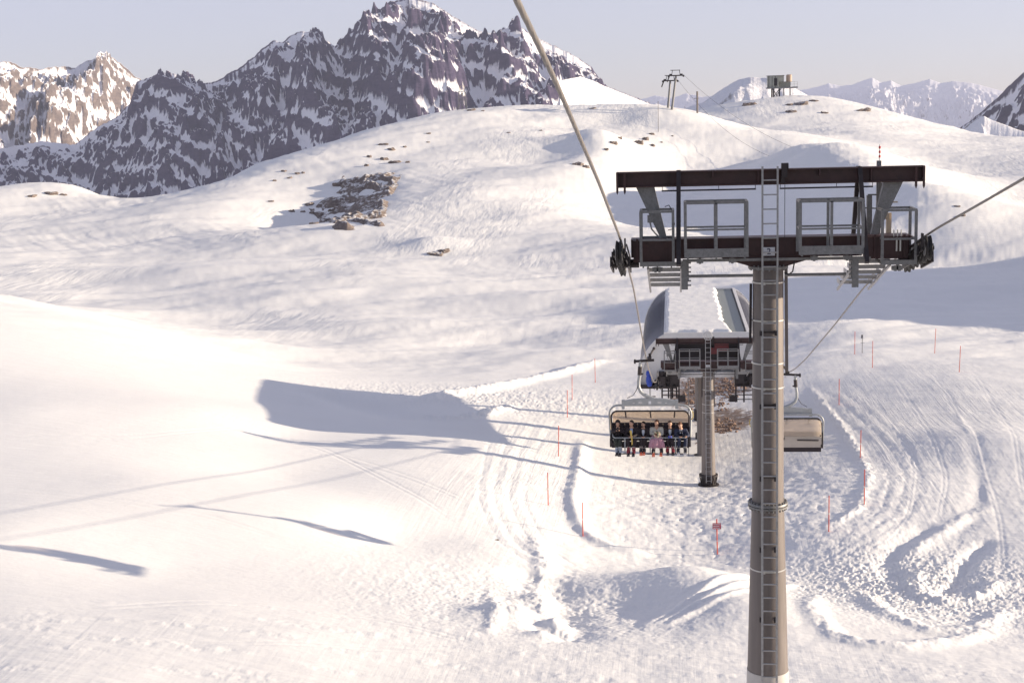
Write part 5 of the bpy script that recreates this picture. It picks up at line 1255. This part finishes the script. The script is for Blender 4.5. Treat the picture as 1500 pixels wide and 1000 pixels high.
def crest_post(px, yb, yt, d, r, label, arm=False):
    p = U(px, yb, d); h = (yb - yt) / F * d
    e = empty('utility_post', p, label=label, cat='post'); q = MB(); q.cyl((0, 0, -2), (0, 0, h), r, n=8); q.build('post', M_pole, e)
    q = MB(); q.box((0, 0, h * .98), (r * 4, r * 3, r * 2)) if not arm else q.bar((-1.1, 0, h * .62), (.5, 0, h * .62), .18, .2); q.build('post_head' if not arm else 'crossbar', M_galv, e)
crest_post(1021.5, 161, 135, 455, .30, 'grey post with a short crossbar right of the far lift towers', True)
crest_post(964.5, 192, 150, 428, .07, 'very thin tall pole on the dome below the far lift towers')
crest_post(1207, 150, 143, 612, .12, 'tiny dark stake on the crest right of the hilltop building')
# lattice tower on the left crest
p = U(677.5, 159, 447); lt = empty('lattice_tower', p, label='small steel lattice tower on the crest against the dark mountain', cat='lattice tower')
q = MB(); hh = 5.2
for a in (-1, 1):
    for b_ in (-1, 1): q.bar((a * 1.35, b_ * 1.2, -1), (a * .95, b_ * .85, hh), .16, .16)
for b_ in (-1.15, 1.0):
    q.bar((-1.3, b_, 0), (.0, b_, hh * .95), .10, .10); q.bar((1.3, b_, 0), (0, b_, hh * .95), .10, .10); q.bar((-1.1, b_, hh * .5), (1.1, b_, hh * .5), .10, .10); q.bar((0, b_, -1), (0, b_, hh), .12, .12)
q.build('lattice', M_galv, lt)
q = MB(); q.box((0, 0, hh), (2.3, 2.0, .22)); q.build('platform', M_alu, lt)
q = MB()
for a in (-.62, .62):
    for b_ in (-.6, .6): q.bar((a, b_, hh), (a, b_, hh + 1.7), .12, .12)
q.box((0, 0, hh + 1.68), (1.4, 1.3, .12)); q.bar((.2, 0, hh + 1.6), (.2, 0, hh + 2.9), .10, .10); q.build('top_cage', M_cream, lt)
# building on the hill
p = U(1128, 146.5, 618); hb = empty('hilltop_building', p, label='boxy metal mountain building on stilts on the far snowy hill', cat='building')
u = .297
def R_(x0, x1, y0, y1): return ((x0 + x1) / 2 - 1128) * u, (146.5 - (y0 + y1) / 2) * u, (x1 - x0) * u, (y1 - y0) * u
def bxp(name, x0, x1, y0, y1, dy, yc, mat, parent=hb):
    cx, cz, sx_, sz_ = R_(x0, x1, y0, y1); q = MB(); q.box((cx, yc, cz), (sx_, dy, sz_)); return q.build(name, mat, parent)
M_zinc = paint('zinc_sheet', (.34, .34, .30), .5, .2, .3, .5); M_tan = paint('tan_tank', (.40, .29, .22), .6, 0, .2, .6)
cab = bxp('cabin', 1124, 1139, 113.5, 130, 4.4, 0, M_zinc)
for k in range(3): bxp('wall_rib', 1125.5 + k * 4.5, 1126.2 + k * 4.5, 114, 129.5, .1, -2.26, M_dark, cab)
bxp('window', 1133, 1137.5, 116.5, 127, .1, -2.26, M_dark, cab)
bxp('cabin_roof', 1123.4, 1147.5, 112.6, 113.5, 5.0, .2, M_galv)
bxp('machine_room', 1139, 1147, 113.5, 121.5, 3.6, .4, M_zinc)
cx, cz, sx_, sz_ = R_(1150.5, 1158.5, 112.5, 122); q = MB(); q.lathe((cx, 0, cz - sz_ / 2), (0, 0, 1), [(sx_ / 2, 0), (sx_ / 2, sz_), (sx_ / 2 * .7, sz_ * 1.07)], 16); q.build('tank', M_tan, hb, True)
bxp('platform', 1123, 1166, 129, 131, 5.5, 0, M_galv)
bxp('back_wall', 1140, 1157, 121.5, 129, .4, 1.2, M_zinc)
q = MB()
for x in (1143, 1149, 1155, 1161, 1165.5):
    a = (x - 1128) * u; q.bar((a, -2.6, (146.5 - 130) * u), (a, -2.6, (146.5 - 122) * u), .08, .08)
for y in (122, 125.5): q.bar(((1143 - 1128) * u, -2.6, (146.5 - y) * u), ((1165.5 - 1128) * u, -2.6, (146.5 - y) * u), .07, .07)
q.build('railing', M_galv, hb)
for x in (1130.5, 1133, 1141, 1147, 1156):
    q = MB(); a = (x - 1128) * u
    for yy in (-2, 2): q.bar((a, yy, -2), (a, yy, (146.5 - 130.8) * u), .35 if x < 1143 else .22, .35)
    q.build('stilt', M_dark if x < 1143 else M_galv, hb)
q = MB()
for a, b_ in ((1130, 1141), (1141, 1131), (1133, 1143)): q.bar(((a - 1128) * u, -2.1, 0), ((b_ - 1128) * u, -2.1, (146.5 - 131) * u), .3, .3)
q.build('diagonal_brace', M_dark, hb)
# ------------------------------------------------------------------ light and sky
SUN_AZ = math.radians(90.5) - yaw          # clockwise from +Y
SUN_EL = math.radians(11.3)
sd = Vector((math.sin(SUN_AZ) * math.cos(SUN_EL), math.cos(SUN_AZ) * math.cos(SUN_EL), math.sin(SUN_EL)))
sun = bpy.data.lights.new('sun', 'SUN'); sun.energy = 5.0; sun.angle = math.radians(0.5); sun.color = (1.0, 0.85, 0.64)
so = bpy.data.objects.new('sun', sun); COL.objects.link(so); so.rotation_euler = sd.to_track_quat('Z', 'Y').to_euler()
w = bpy.data.worlds.new('World'); scene.world = w; w.use_nodes = True
wn = w.node_tree; bg = wn.nodes['Background']
sky = wn.nodes.new('ShaderNodeTexSky'); sky.sky_type = 'NISHITA'; sky.sun_disc = False
sky.sun_elevation = SUN_EL; sky.sun_rotation = SUN_AZ; sky.altitude = 2500; sky.air_density = 1.0; sky.dust_density = 1.0; sky.ozone_density = 1.0
hs = wn.nodes.new('ShaderNodeHueSaturation'); hs.inputs['Saturation'].default_value = 0.9
wn.links.new(sky.outputs[0], hs.inputs['Color'])
mx = wn.nodes.new('ShaderNodeMix'); mx.data_type = 'RGBA'; mx.blend_type = 'MULTIPLY'; mx.inputs['Factor'].default_value = 1; mx.inputs['B'].default_value = (1.0, .95, 1.08, 1)
wn.links.new(hs.outputs[0], mx.inputs['A'])
# a thin high veil evens the sky out
m2 = wn.nodes.new('ShaderNodeMix'); m2.data_type = 'RGBA'; m2.inputs['Factor'].default_value = .28; m2.inputs['B'].default_value = (4.6, 4.38, 4.6, 1)
wn.links.new(mx.outputs['Result'], m2.inputs['A']); wn.links.new(m2.outputs['Result'], bg.inputs['Color'])
bg.inputs['Strength'].default_value = 0.055
scene.view_settings.view_transform = 'Standard'; scene.view_settings.look = 'None'; scene.view_settings.exposure = 1.53; scene.view_settings.gamma = 1

# the air: pale even haze that far ridges fade into
hz = MB(); hz.box((1500, 7900, 150), (24000, 16200, 3700)); hm = bpy.data.materials.new('haze_air'); hm.use_nodes = True; hn = hm.node_tree
hn.nodes.remove(hn.nodes['Principled BSDF']); pv = hn.nodes.new('ShaderNodeVolumePrincipled'); pv.inputs['Color'].default_value = (.68, .73, 1.0, 1); pv.inputs['Density'].default_value = 5.8e-5; pv.inputs['Anisotropy'].default_value = 0.1
hn.links.new(pv.outputs[0], hn.nodes['Material Output'].inputs['Volume'])
tag(hz.build('haze', hm), kind='stuff')
